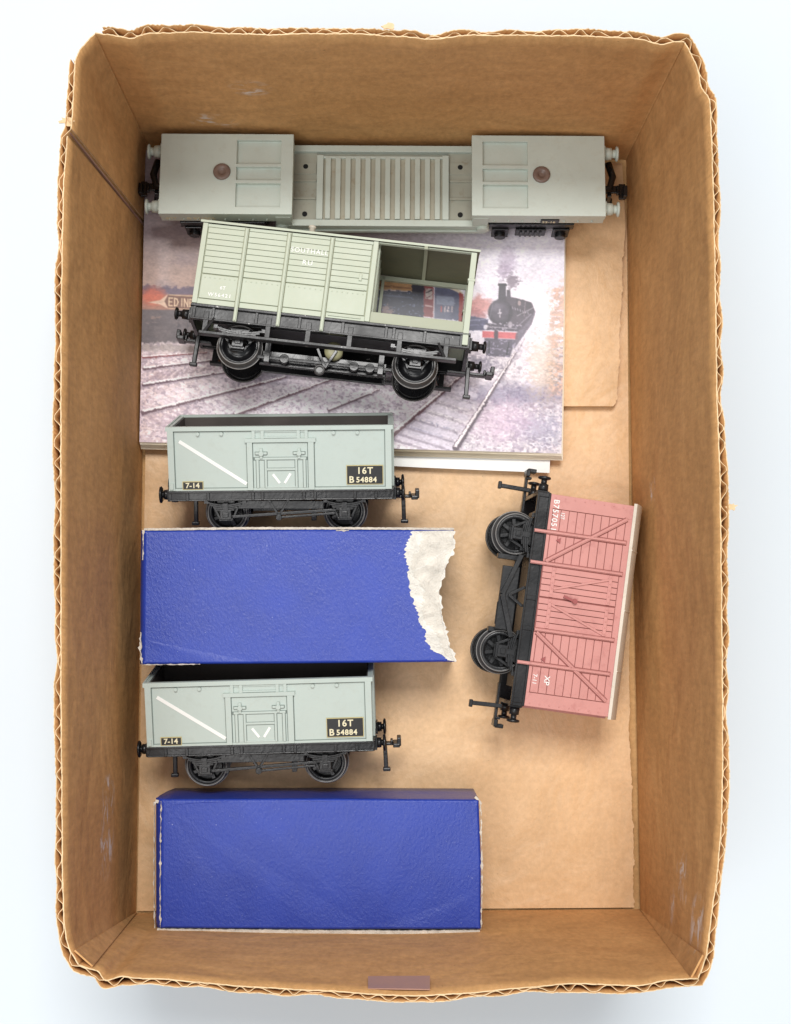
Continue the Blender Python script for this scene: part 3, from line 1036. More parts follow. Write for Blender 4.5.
def axle_gear(parent, cx, yside, s, zt, mat='black', zc=6.3, wd=12.0, bolt=False):
    """spring, W-iron and axlebox in front of a wheel. yside = plane of the solebar, s = -1 or 1"""
    m = MB()
    y0, y1 = yside, yside + s * 1.0
    # W-iron
    pts = [(-3.2, zt), (-1.9, zc + 1), (-1.9, zc - 2.6), (1.9, zc - 2.6), (1.9, zc + 1), (3.2, zt)]
    m.prism([(cx + a_, b_) for a_, b_ in pts], y0 + s * 0.0, y0 + s * 0.9, lambda u, v, a_: (u, a_, v))
    # outer braces
    m.bar((cx - 1.9, y0 + s * 0.5, zc - 2.2), (cx - wd * 0.42, y0 + s * 0.5, zt + 0.3), 0.8, 0.8)
    m.bar((cx + 1.9, y0 + s * 0.5, zc - 2.2), (cx + wd * 0.42, y0 + s * 0.5, zt + 0.3), 0.8, 0.8)
    g = m.build('axle_guard', M[mat], parent, 0.12)
    m = MB()
    m.box(cx - 1.8, cx + 1.8, y0 + s * 0.9, y0 + s * 2.9, zc - 1.7, zc + 1.5)
    m.box(cx - 2.2, cx + 2.2, y0 + s * 1.3, y0 + s * 2.3, zc - 2.3, zc - 1.4)
    m.box(cx - 0.9, cx + 0.9, y0 + s * 2.8, y0 + s * 3.3, zc - 0.9, zc + 0.7)
    m.build('axlebox', M[mat], g, 0.15)
    # leaf spring: stack of shortening arcs
    m = MB()
    for j in range(4):
        hl = wd / 2 - j * 1.1
        zz = zc + 2.9 - j * 0.55
        n_ = 8
        for i in range(n_):
            a_, b_ = -hl + 2 * hl * i / n_, -hl + 2 * hl * (i + 1) / n_
            fa, fb = 1.1 * (a_ / (wd / 2)) ** 2, 1.1 * (b_ / (wd / 2)) ** 2
            m.bar((cx + a_, y0 + s * 2.0, zz + fa), (cx + b_, y0 + s * 2.0, zz + fb), 0.42, 1.5)
    m.box(cx - 0.8, cx + 0.8, y0 + s * 1.0, y0 + s * 3.1, zc + 1.1, zc + 3.5)
    for e in (-1, 1):
        m.box(cx + e * (wd / 2) - 0.6, cx + e * (wd / 2) + 0.6, y0 + s * 0.6, y0 + s * 2.8, zc + 3.5, zc + 4.6)
    m.build('leaf_spring', M[mat], g)
    return g


def axle(parent, cx, r=6.3, z=None):
    m = MB()
    m.cyl((cx, -11, z or r), (cx, 11, z or r), 0.9, n=10)
    m.build('axle', M['steel'], parent)


# ------------------------------------------------------------------ mineral wagon
def make_mineral():
    L, Wd, ZB_, ZT = 69.5, 30.5, 14.6, 34.4
    h = Wd / 2
    r_ = root('mineral_wagon', 'x', 'toy wagon', 'grey open mineral wagons numbered B 54884')
    y = -h
    m = MB()
    T = 1.0
    m.box(0, L, y, y + T, ZB_, ZT)
    m.box(0, L, h - T, h, ZB_, ZT)
    m.box(0, T, y + T, h - T, ZB_, ZT)
    m.box(L - T, L, y + T, h - T, ZB_, ZT)
    m.box(T, L - T, y + T, h - T, ZB_, ZB_ + 1.0)
    for s in (-1, 1):
        a, b = (s * h, s * (h + 0.7))
        # top beading
        m.box(-0.5, L + 0.5, s * (h - 0.9), s * (h + 0.75), ZT - 1.0, ZT + 0.35)
        m.box(0, L, a, s * (h + 0.35), ZB_, ZB_ + 0.7)
        for x0, x1, zz in ((0.0, 1.9, ZT - 1), (24.6, 26.3, ZT - 4.6), (43.6, 45.4, ZT - 4.6), (L - 1.9, L, ZT - 1)):
            m.box(x0, x1, a, s * (h + 0.75), ZB_ + 0.1, zz)
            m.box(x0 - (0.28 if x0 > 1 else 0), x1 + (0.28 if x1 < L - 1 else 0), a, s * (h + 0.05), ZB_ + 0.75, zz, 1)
        # cross rail over the door, upper flap
        m.box(24.0, 46.0, a, s * (h + 0.85), ZT - 4.7, ZT - 3.5)
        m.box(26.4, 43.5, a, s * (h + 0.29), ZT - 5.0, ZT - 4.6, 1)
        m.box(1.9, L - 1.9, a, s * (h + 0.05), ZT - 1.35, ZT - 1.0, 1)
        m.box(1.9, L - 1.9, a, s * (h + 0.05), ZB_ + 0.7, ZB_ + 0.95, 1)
        for x0, x1 in ((26.2, 27.2), (29.0, 30.0), (40.2, 41.2), (42.6, 43.6)):
            m.box(x0, x1, a, s * (h + 0.6), ZT - 3.5, ZT - 1.0)
        m.box(30.0, 40.2, a, s * (h + 0.45), ZT - 3.4, ZT - 2.9)
        m.box(27.2, 42.6, a, s * (h + 0.30), ZT - 1.6, ZT - 1.0)
        # knobs
        for x in (9.5, 16.8, 51.6, 59.0):
            m.cyl((x, s * h, ZT - 1.9), (x, s * (h + 0.8), ZT - 1.9), 0.55, n=10)
        m.box(0.4, 1.5, a, s * (h + 1.3), ZB_ + 0.6, ZB_ + 2.4)
    for e, x in ((-1, 0), (1, L)):
        for yy in (-9, 0, 9):
            m.box(x, x + e * 0.8, yy - 0.8, yy + 0.8, ZB_, ZT - 0.5)
        m.box(x, x + e * 0.6, y, h, ZT - 1.0, ZT + 0.3)
    m.build('body', [M['wagon_grey'], M['wagon_edge']], r_, 0.12)
    # door
    for s in (-1, 1):
        m = MB()
        a = s * (h - 0.1)
        z0, z1 = ZB_ + 0.7, ZT - 4.7
        m.box(26.5, 43.4, a, s * (h + 0.25), z0, z1)
        m.box(26.5, 43.4, a, s * (h + 0.30), ZB_ + 9.35, ZB_ + 10.5, 1)
        m.box(30.4, 39.8, a, s * (h + 0.30), ZB_ + 5.95, ZB_ + 7.1, 1)
        for x0, x1 in ((27.4, 28.2), (30.0, 30.7), (39.5, 40.2), (42.0, 42.8)):
            m.box(x0 - 0.22, x1 + 0.22, a, s * (h + 0.31), z0, ZB_ + 9.6, 1)
            m.box(x0, x1, a, s * (h + 0.6), z0, ZB_ + 9.6)
        m.box(27.0, 43.0, a, s * (h + 0.6), ZB_ + 9.6, ZB_ + 10.3)
        m.box(30.7, 39.5, a, s * (h + 0.5), ZB_ + 6.2, ZB_ + 6.9)
        m.box(30.7, 39.5, a, s * (h + 0.5), ZB_ + 0.7, ZB_ + 1.2)
        for hx in (29.0, 40.8):
            m.box(hx - 2.0, hx + 2.0, a, s * (h + 0.32), ZB_ + 11.05, ZB_ + 12.2, 1)
            m.box(hx - 1.8, hx + 1.8, a, s * (h + 0.9), ZB_ + 11.3, ZB_ + 12.0)
            m.box(hx - 0.45, hx + 0.45, a, s * (h + 0.95), ZB_ + 10.0, ZB_ + 13.2)
            m.cyl((hx, s * h, ZB_ + 11.6), (hx, s * (h + 1.3), ZB_ + 11.6), 0.8, n=10)
        m.build('side_door', [M['wagon_grey'], M['wagon_edge']], r_, 0.10)
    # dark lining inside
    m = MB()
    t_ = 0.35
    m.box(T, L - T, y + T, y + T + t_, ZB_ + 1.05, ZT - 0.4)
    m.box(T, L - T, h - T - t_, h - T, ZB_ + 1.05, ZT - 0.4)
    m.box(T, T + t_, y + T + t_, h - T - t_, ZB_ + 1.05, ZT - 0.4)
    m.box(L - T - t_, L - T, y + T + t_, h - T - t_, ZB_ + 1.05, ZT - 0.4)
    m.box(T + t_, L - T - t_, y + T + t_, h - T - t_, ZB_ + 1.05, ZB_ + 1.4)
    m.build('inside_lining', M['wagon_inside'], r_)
    # marks
    m = MB()
    m.bar((3.6, y - 0.05, ZB_ + 15.6), (24.2, y - 0.05, ZB_ + 2.0), 1.05, 0.16)
    m.build('white_stripe', M['white'], r_)
    m = MB()
    m.bar((32.5, y - 0.3, ZB_ + 5.0), (34.6, y - 0.3, ZB_ + 2.2), 0.75, 0.16)
    m.bar((38.0, y - 0.3, ZB_ + 5.2), (36.1, y - 0.3, ZB_ + 2.2), 0.75, 0.16)
    m.build('white_v_mark', M['white'], r_)
    for (x0, x1, z0, z1) in ((4.2, 10.7, ZB_ + 0.35, ZB_ + 3.0), (55.4, 66.9, ZB_ + 1.5, ZB_ + 7.6)):
        m = MB()
        m.box(x0, x1, y - 0.42, y, z0, z1)
        m.box(x0 + 0.22, x1 - 0.22, y - 0.50, y - 0.40, z0 + 0.22, z1 - 0.22, 1)
        p = m.build('number_plate', [M['gold'], M['plate']], r_)
        if x0 < 20:
            text('7-14', 2.3, x0 + 0.95, z0 + 0.62, y - 0.52, p, M['cream'], weight=0.05, sx=1.05)
        else:
            text('16T', 2.9, x0 + 3.2, z0 + 3.45, y - 0.52, p, M['cream'], weight=0.06, spacing=1.15)
            text('B', 2.9, x0 + 0.75, z0 + 0.65, y - 0.52, p, M['cream'], weight=0.06)
            text('54884', 2.35, x0 + 3.0, z0 + 0.75, y - 0.52, p, M['cream'], weight=0.06, spacing=1.12)
    # underframe
    m = MB()
    for s in (-1, 1):
        ys = s * (h - 1.4)
        m.box(-0.3, L + 0.3, ys - 0.9, ys + 0.9, ZB_ - 3.3, ZB_ - 0.02)
        m.box(-0.3, L + 0.3, ys - 0.9, ys + s * 1.6, ZB_ - 0.8, ZB_ - 0.03)
        m.box(-0.3, L + 0.3, ys - 0.9, ys + s * 1.3, ZB_ - 3.4, ZB_ - 2.9)
        for x in (5.5, 12, 26, 29, 42, 45.5, 58, 64.5):
            m.box(x - 0.5, x + 0.5, ys, ys + s * 1.35, ZB_ - 3.3, ZB_ - 0.1)
    m.box(-0.6, 0.6, -h + 0.4, h - 0.4, ZB_ - 3.4, ZB_ - 0.04)
    m.box(L - 0.6, L + 0.6, -h + 0.4, h - 0.4, ZB_ - 3.4, ZB_ - 0.04)
    m.box(4, L - 4, -7, 7, ZB_ - 2.0, ZB_ - 0.06)
    m.build('underframe', M['black'], r_, 0.15)
    # brake gear
    m = MB()
    yy = -h + 2.6
    m.bar((17, yy, 5.6), (52, yy, 7.6), 0.9, 0.8)
    m.bar((30.5, yy, 11.4), (33.8, yy, 6.0), 0.8, 0.8)
    m.bar((37.2, yy, 11.4), (33.8, yy, 6.0), 0.8, 0.8)
    m.bar((21, yy + 0.3, 9.6), (48, yy + 0.3, 9.2), 2.6, 1.2)
    m.cyl((33.8, yy - 0.8, 5.4), (33.8, yy + 1.2, 5.4), 1.0, n=12)
    m.bar((33.8, yy - 0.4, 5.4), (51.5, yy - 0.4, 6.6), 0.7, 0.6)
    for x in (23.2, 44.6):
        m.box(x - 0.8, x + 0.8, -8.6, -5.0, 3.4, 9.2)
    m.box(25, 43, -6, 6, 6.2, 9.4)
    m.build('brake_gear', M['black'], r_, 0.12)
    for cx in (17.2, 54.6):
        axle(r_, cx)
        for s in (-1, 1):
            wheel(r_, cx, s, 6.3, 7.2, spokes=4)
            axle_gear(r_, cx, s * (h - 3.6), s, 11.6, wd=12.0, zc=6.8)
    for e, x in ((-1, -0.6), (1, L + 0.6)):
        for yy in (-9.5, 9.5):
            buffer(r_, x, e, yy, ZB_ - 2.2, ln=2.8, rh=2.7)
        coupling(r_, x, e, z=9.4, reach=7.8 if e > 0 else 0.8, drop=7.6, dx=3.0 if e > 0 else -7.0)
    return r_


def copy_tree(o, parent=None):
    c = o.copy()
    col.objects.link(c)
    if parent:
        c.parent = parent
        c.matrix_parent_inverse = o.matrix_parent_inverse.copy()
    for ch in [x for x in bpy.data.objects if x.parent == o]:
        copy_tree(ch, c)
    return c


min1 = make_mineral()
min2 = copy_tree(min1)
tag(min1, 'grey open mineral wagon on its side between the painting booklet and the torn blue box')
tag(min2, 'grey open mineral wagon on its side between the two blue boxes')
R = math.radians
lay_on_side(min1, (0, -15.25, 14.6), 169.5, 491.0, 32.2, R(0.6), R(16.0))
lay_on_side(min2, (0, -15.25, 14.6), 147.5, 747.0, 31.0, R(1.6), R(11.5))


# ------------------------------------------------------------------ brake van
def make_brake_van():
    L, Wd, Z0, Z1 = 86.9, 30.0, 16.6, 43.2
    h = Wd / 2
    CX = 55.4       # end of the cabin, the veranda follows
    r_ = root('brake_van', 'pale green brake van with an open veranda end, lying on the painting booklet', 'toy wagon')
    y = -h
    m = MB()
    m.box(0, CX, y + 0.4, y + 1.2, Z0, Z1)
    m.box(0, CX, h - 1.2, h - 0.4, Z0, Z1)
    m.box(0, 1.0, y + 1.2, h - 1.2, Z0, Z1)
    m.box(CX - 1.0, CX, y + 1.2, h - 1.2, Z0, Z1)
    m.build('groove_backing', M['brake_line'], r_)
    m = MB()
    T = 0.5
    for s in (-1, 1):
        a, b = s * (h - 0.42), s * (h + 0.05)
        xs_ = [1.2, 14.0, 27.4, 41.0, CX - 1.2]
        nz = 8
        for i in range(4):
            x0, x1 = xs_[i] + 0.35, xs_[i + 1] - 0.35
            zz0, zz1 = Z0 + 10.0, Z1 - 1.2
            pk = (zz1 - zz0) / nz
            for j in range(nz):
                m.box(x0 + 0.35, x1 - 0.35, a, b, zz0 + j * pk + 0.09, zz0 + (j + 1) * pk - 0.06)
            m.box(x0 + 0.35, x1 - 0.35, a, s * (h + 0.05), Z0 + 1.9, Z0 + 9.7)
            m.box(x0, x1, a, s * (h - 0.02), Z0 + 0.0, Z0 + 1.65)
            m.box(x0, x1, a, s * (h - 0.02), Z1 - 1.1, Z1)
            for k_ in range(7):
                xx_ = x0 + 1.4 + k_ * (x1 - x0 - 2.8) / 6
                m.cyl((xx_, s * h, Z0 + 8.7), (xx_, s * (h + 0.22), Z0 + 8.7), 0.22, n=6)
        for x in xs_[1:4]:
            m.box(x - 0.55, x + 0.55, a, s * (h + 0.75), Z0 - 4.8, Z1 - 0.4)
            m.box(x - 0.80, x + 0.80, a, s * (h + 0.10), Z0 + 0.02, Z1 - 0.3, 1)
            m.box(x - 0.30, x + 0.30, a, s * (h + 1.15), Z0 - 4.6, Z1 - 0.8)
        m.box(0, 1.55, a, s * (h + 0.35), Z0, Z1)
        m.box(CX - 1.5, CX, a, s * (h + 0.35), Z0, Z1)
    for x in (0, CX - 0.2):
        m.box(x - 0.15, x + 0.35, -h + 0.5, h - 0.5, Z0 + 0.3, Z1 + 0.3)
    # door edges on the last bay
    m.box(42.4, 52.6, y - 0.35, y, Z0 + 9.9, Z0 + 10.35)
    m.box(42.4, 52.6, y - 0.35, y, Z0 + 0.6, Z0 + 1.0)
    m.box(50.6, 51.5, y - 0.5, y, Z0 + 13.0, Z0 + 15.2)
    # cabin end wall inner ribs
    for yy in (-11, -4, 4, 11):
        m.box(CX, CX + 0.7, yy - 0.6, yy + 0.6, Z0, Z1 + 1.5)
    m.build('cabin', [M['brake_green'], M['brake_edge']], r_, 0.08)
    # veranda
    m = MB()
    m.box(CX - 1, L - 0.6, y + 0.5, h - 0.5, Z0 + 0.02, Z0 + 1.0)
    for s in (-1, 1):
        a, b = s * (h - 1.0), s * (h - 0.1)
        if s < 0:
            lowp = MB()
            lowp.box(CX, L - 2.3, a, s * (h - 0.4), Z0, Z0 + 3.6)
            lowp.build('low_side', M['brake_shade'], r_, 0.12)
        m.box(CX, L - 0.5, s * (h - 1.6), b, Z1 - (0.3 if s < 0 else 1.4), Z1 + 0.1)
        m.box(L - 2.2, L - 0.4, s * (h - 1.9), s * (h + 0.1), Z0 - 4.0 if s < 0 else Z0, Z1)
        m.box(L - 2.5, L - 0.1, s * (h - 2.1), s * (h + 0.25), Z0 + 17.0, Z0 + 17.8)
        if s > 0:
            m.box(CX + 1.2, CX + 2.2, s * (h - 1.6), s * (h - 0.3), Z0, Z1)
    m.box(L - 1.4, L - 0.5, y + 1, h - 1, Z0, Z0 + 3.6)
    m.box(L - 1.4, L - 0.5, y + 1, h - 1, Z0 + 10.8, Z0 + 11.6)
    m.build('veranda', M['brake_green'], r_, 0.12)
    # roof: an arc shell
    m = MB()
    n_ = 18
    rise = 3.6

    def arc(v, dz):
        yy = -h - 0.7 + (Wd + 1.4) * v
        return yy, Z1 + 0.05 + rise * (1 - (2 * v - 1) ** 2) + dz
    vs, fs = [], []
    for x in (-0.8, L + 0.6):
        for dz in (0, 0.75):
            for i in range(n_ + 1):
                yy, zz = arc(i / n_, dz)
                vs.append((x, yy, zz))
    K = n_ + 1
    under = []
    for i in range(n_):
        under.append((i, i + 1, 2 * K + i + 1, 2 * K + i))
        fs.append((K + i, 2 * K + K + i, 2 * K + K + i + 1, K + i + 1))
        fs.append((i, K + i, K + i + 1, i + 1))
        fs.append((2 * K + i, 2 * K + i + 1, 3 * K + i + 1, 3 * K + i))
    fs.append((0, 2 * K, 3 * K, K))
    fs.append((n_, K + n_, 3 * K + n_, 2 * K + n_))
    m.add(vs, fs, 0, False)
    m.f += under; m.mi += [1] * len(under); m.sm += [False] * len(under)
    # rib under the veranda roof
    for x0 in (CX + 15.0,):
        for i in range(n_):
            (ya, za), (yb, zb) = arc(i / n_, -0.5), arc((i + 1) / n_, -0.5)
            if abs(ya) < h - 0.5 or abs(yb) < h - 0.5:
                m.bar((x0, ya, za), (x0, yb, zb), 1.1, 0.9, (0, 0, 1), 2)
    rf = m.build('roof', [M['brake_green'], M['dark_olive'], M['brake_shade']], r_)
    m = MB()
    m.lathe([(1.0, 0), (0.9, 2.6), (1.25, 2.7), (1.2, 3.2), (0.6, 3.3)], (33.5, -8.5, Z1 + 2.2), (0, 0, 1), 14)
    m.build('chimney', M['roof'], rf)
    # cabin end gable fill
    for x in (0.1, CX - 0.9):
        m = MB()
        pts = [arc(i / n_, -0.05) for i in range(n_ + 1)]
        pts = [(max(-h + 0.6, min(h - 0.6, a_)), b_) for a_, b_ in pts]
        pts = [(-h + 0.6, Z1 - 1)] + [p for p in pts] + [(h - 0.6, Z1 - 1)]
        m.prism([(a_, b_) for a_, b_ in reversed(pts)], x, x + 0.8, lambda u, v, a_: (a_, u, v))
        m.build('gable', M['brake_green'], r_)
    # lettering
    text('SOUTHALL', 2.25, 28.3, Z1 - 6.4, y - 0.16, r_, M['white'], weight=0.01, spacing=1.16, sx=0.95)
    text('RU', 2.25, 32.4, Z1 - 10.3, y - 0.16, r_, M['white'], weight=0.02, spacing=1.3)
    text('6T', 1.6, 8.0, Z0 + 5.2, y - 0.16, r_, M['white'], weight=0.03, spacing=1.1)
    text('W56421', 1.7, 4.6, Z0 + 2.7, y - 0.16, r_, M['white'], weight=0.03, spacing=1.3)
    # underframe
    m = MB()
    for s in (-1, 1):
        ys = s * (h - 1.6)
        m.box(-0.2, L + 0.2, ys - 0.8, ys + 0.8, Z0 - 4.6, Z0 - 0.02)
        m.box(-0.2, L + 0.2, ys, ys + s * 1.7, Z0 - 0.9, Z0 - 0.03)
        m.box(-0.2, L + 0.2, ys, ys + s * 1.5, Z0 - 5.0, Z0 - 4.4)
        for x in (1, 7, 20.5, 34, 47.5, 61, 63.4, 73, 84.4):
            m.box(x - 0.5, x + 0.5, ys, ys + s * 1.3, Z0 - 4.6, Z0 - 0.1)
    for x in (0.3, L - 0.3):
        m.box(x - 0.6, x + 0.6, -h + 0.6, h - 0.6, Z0 - 5.0, Z0 - 0.05)
    m.box(6, L - 6, -6.5, 6.5, Z0 - 3.0, Z0 - 0.06)
    m.build('underframe', M['black_worn'], r_, 0.15)
    # running boards hung on straps
    for s in (-1, 1):
        m = MB()
        m.box(3.6, L - 3.4, s * (h - 1.2), s * (h + 1.6), 6.6, 7.5)
        for x in (5, 24.5, 37, 50, 65.5, 80):
            m.box(x - 0.8, x + 0.8, s * (h - 0.9), s * (h - 0.2), 6.8, Z0 - 2.2)
        for x in (5, 80):
            m.bar((x, s * (h + 0.8), 7.1), (x + (2.6 if x < 20 else -2.6), s * (h - 0.6), Z0 - 4.2), 0.9, 0.8)
        m.build('running_board', M['black_worn'], r_, 0.12)
    m = MB()
    m.lathe([(1.6, 0), (2.9, 0.4), (2.9, 3.4), (1.6, 3.8)], (45.0, -6.8, 8.9), (0, 1, 0), 20)
    m.build('vacuum_cylinder', M['olive'], r_)
    # brake gear low between the wheels
    m = MB()
    m.box(22, 62, -4.6, -3.2, 2.6, 7.0)
    m.box(22, 62, 3.2, 4.6, 2.6, 7.0)
    m.bar((20, -7.0, 4.0), (64, -7.0, 4.4), 1.0, 0.9)
    for x in (24.6, 60.4):
        m.box(x - 0.9, x + 0.9, -8.6, -5.6, 2.2, 9.4)
    m.bar((40, -7.4, 8.6), (43, -7.4, 2.6), 0.9, 0.8)
    m.bar((46, -7.4, 8.6), (43, -7.4, 2.6), 0.9, 0.8)
    for x in (30, 52, 57):
        m.cyl((x, -7.6, 4.2), (x, -6.0, 4.2), 1.5, n=14)
    m.build('brake_gear', M['black'], r_, 0.12)
    m = MB()
    m.lathe([(1.7, 0), (1.7, 1.0), (1.1, 1.1), (1.1, 0.4)], (41.5, -8.2, 1.4), (0, -1, 0), 18)
    m.build('small_ring', M['steel'], r_)
    for cx in (15.6, 71.0):
        axle(r_, cx)
        for s in (-1, 1):
            wheel(r_, cx, s, 6.4, 7.2)
            axle_gear(r_, cx, s * (h - 4.4), s, 11.0, wd=15.0)
    for e, x in ((-1, -0.3), (1, L + 0.3)):
        for yy in (-10.0, 10.0):
            buffer(r_, x, e, yy, Z0 - 2.4, mat='black_worn', ln=4.6, rh=2.0, rs=1.3)
        coupling(r_, x, e, z=8.8 if e < 0 else 8.0, reach=8.6 if e > 0 else 4.8, drop=8.0, mat='black_worn', dx=0.6 if e > 0 else -1.8)
    return r_


bv = make_brake_van()
lay_on_side(bv, (0, -15.0, 16.6), 191.8, 302.4, 40.5, R(-6.4), R(-7.0))


# ------------------------------------------------------------------ red covered van
def make_van():
    L, Wd, Z0, Z1 = 66.3, 29.5, 15.3, 41.8
    h = Wd / 2
    y = -h
    r_ = root('covered_van', 'faded red covered van with pale roof, lying on its side at the right wall', 'toy wagon')
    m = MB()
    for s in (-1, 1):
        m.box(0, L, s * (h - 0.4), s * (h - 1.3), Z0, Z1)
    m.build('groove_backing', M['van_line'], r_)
    m = MB()
    m.box(0, 1.0, y + 0.4, h - 0.4, Z0, Z1)
    m.box(L - 1, L, y + 0.4, h - 0.4, Z0, Z1)
    m.box(1, L - 1, y + 1.3, h - 1.3, Z0, Z0 + 1)
    for s in (-1, 1):
        a, b = s * (h - 0.45), s * h
        # solid margins
        m.box(0, 4.4, a, b, Z0, Z1)
        m.box(L - 4.2, L, a, b, Z0, Z1)
        m.box(4.4, 22.0, a, b, Z0, Z0 + 1.0)
        m.box(42.6, L - 4.2, a, b, Z0, Z0 + 1.0)
        m.box(4.4, L - 4.2, a, b, Z1 - 2.0, Z1)
        # horizontal planks in the end bays
        for (x0, x1) in ((4.55, 12.0), (12.0, 21.8), (42.8, 53.2), (53.2, L - 4.35)):
            n_ = 9
            pk = (Z1 - 2.1 - Z0 - 1.1) / n_
            for j in range(n_):
                m.box(x0 + 0.05, x1 - 0.05, a, s * (h - 0.03), Z0 + 1.1 + j * pk + 0.11, Z0 + 1.1 + (j + 1) * pk - 0.08)
        # rivets on margins
        for zz in range(8):
            for x in (1.0, L - 1.0):
                m.cyl((x, s * h, Z0 + 1.5 + zz * 3.1), (x, s * (h + 0.2), Z0 + 1.5 + zz * 3.1), 0.24, n=6)
    for x, e in ((0, -1), (L, 1)):
        for yy in (-6, 6):
            m.box(x, x + e * 0.9, yy - 0.8, yy + 0.8, Z0, Z1 + 1)
    bd = m.build('body', M['van_red'], r_, 0.08)
    for s in (-1, 1):
        m = MB()
        a = s * (h - 0.1)
        for x in (12.0, 21.9, 42.6, 53.2):
            zl = Z0 - 4.0 if x != 42.6 else Z0
            m.box(x - 0.52, x + 0.52, a, s * (h + 0.55), zl, Z1 - 1.2)
            m.box(x - 0.82, x + 0.82, a, s * (h + 0.06), Z0 + 0.02, Z1 - 1.0, 1)  # darker strip either side of the rib, painting its edge shade
            m.box(x - 0.26, x + 0.26, a, s * (h + 1.0), zl, Z1 - 1.4)
        for (xa, za, xb, zb) in ((21.2, Z0 + 0.8, 4.6, Z1 - 1.8), (43.4, Z0 + 0.8, 61.6, Z1 - 1.4)):
            m.bar((xa, s * (h + 0.3), za), (xb, s * (h + 0.3), zb), 1.0, 0.6)
            m.bar((xa, s * (h + 0.04), za), (xb, s * (h + 0.04), zb), 1.65, 0.10, (0, 1, 0), 1)  # the same painted edge shade along the diagonal
            m.bar((xa, s * (h + 0.6), za), (xb, s * (h + 0.6), zb), 0.35, 0.5)
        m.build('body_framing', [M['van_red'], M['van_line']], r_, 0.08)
    # double door with vertical planks
    for s in (-1, 1):
        a, b = s * (h - 0.45), s * (h + 0.1)
        for (x0, x1) in ((22.6, 32.2), (32.5, 42.0)):
            m = MB()
            n_ = 5
            pk = (x1 - x0) / n_
            for j in range(n_):
                m.box(x0 + j * pk + 0.10, x0 + (j + 1) * pk - 0.10, a, b, Z0 + 0.3, Z1 - 2.2)
            for zz in (Z0 + 3.2, Z1 - 5.2):
                m.box(x0 + 0.2, x1 - 0.2, b, s * (h + 0.4), zz, zz + 1.1)
                for j in range(5):
                    m.cyl((x0 + 1 + j * 1.9, s * (h + 0.3), zz + 0.55), (x0 + 1 + j * 1.9, s * (h + 0.62), zz + 0.55), 0.25, n=6)
            if x0 < 30:
                m.bar((x0 + 6.8, s * (h + 0.3), Z0 + 4.3), (x0 + 1.6, s * (h + 0.3), Z1 - 5.2), 0.65, 0.5)
            else:
                m.bar((x0 + 1.8, s * (h + 0.3), Z0 + 4.3), (x0 + 8.8, s * (h + 0.3), Z1 - 5.2), 0.65, 0.5)
            d_ = m.build('door', M['van_red'], r_, 0.07)
            if x0 < 30:
                m = MB()
                m.bar((31.2, s * (h + 0.7), Z0 + 7.8), (32.6, s * (h + 0.7), Z0 + 12.0), 0.8, 0.7)
                m.cyl((32.3, s * h, Z0 + 11.4), (32.3, s * (h + 1.4), Z0 + 11.4), 0.8, n=10)
                m.build('handle', M['van_dark'], d_)
    # small triangles on the bays
    for x in (14.2, 51.4):
        m = MB()
        m.prism([(x - 0.9, Z0 + 4.6), (x + 0.9, Z0 + 4.6), (x, Z0 + 3.2)], y - 0.0, y - 0.4, lambda u, v, a_: (u, a_, v))
        m.build('bracket', M['van_dark'], r_)
    text('B757051', 2.5, 1.5, Z0 + 1.1, y - 0.08, r_, M['white'], weight=0.03, spacing=1.15, sx=1.0)
    text('12T', 1.8, 5.2, Z0 + 3.7, y - 0.08, r_, M['white'], weight=0.02, sx=0.8)
    text('XP', 2.4, 56.3, Z0 + 5.2, y - 0.08, r_, M['white'], weight=0.03)
    text('7-11', 1.8, 56.2, Z0 + 1.6, y - 0.08, r_, M['white'], weight=0.02)
    # roof
    n_ = 20
    rise = 4.2

    def arc(v, dz):
        return -h - 0.6 + (Wd + 1.2) * v, Z1 + rise * (1 - abs(2 * v - 1) ** 2.4) + dz
    m = MB()
    vs, fs = [], []
    for x in (-0.7, L + 0.7):
        for dz in (-0.2, 0.8):
            for i in range(n_ + 1):
                yy, zz = arc(i / n_, dz)
                vs.append((x, yy, zz))
    K = n_ + 1
    for i in range(n_):
        fs.append((i, i + 1, 2 * K + i + 1, 2 * K + i))
        fs.append((K + i, 3 * K + i, 3 * K + i + 1, K + i + 1))
        fs.append((i, K + i, K + i + 1, i + 1))
        fs.append((2 * K + i, 2 * K + i + 1, 3 * K + i + 1, 3 * K + i))
    fs.append((0, 2 * K, 3 * K, K))
    fs.append((n_, K + n_, 3 * K + n_, 2 * K + n_))
    m.add(vs, fs, 0, False)
    for i in range(n_):
        for x in (14, 33, 52):
            (ya, za), (yb, zb) = arc(i / n_, 0.85), arc((i + 1) / n_, 0.85)
            m.bar((x, ya, za), (x, yb, zb), 0.4, 0.3, (0, 0, 1))
    m.build('roof', M['roof'], r_)
    # end gable tops
    for x in (0.05, L - 0.85):
        m = MB()
        pts = [(-h + 0.5, Z1 - 1)] + [(max(-h + 0.5, min(h - 0.5, a_)), b_) for a_, b_ in (arc(i / n_, -0.25) for i in range(n_ + 1))] + [(h - 0.5, Z1 - 1)]
        m.prism(list(reversed(pts)), x, x + 0.8, lambda u, v, a_: (a_, u, v))
        m.build('gable', M['van_dark'], r_)
    # underframe
    m = MB()
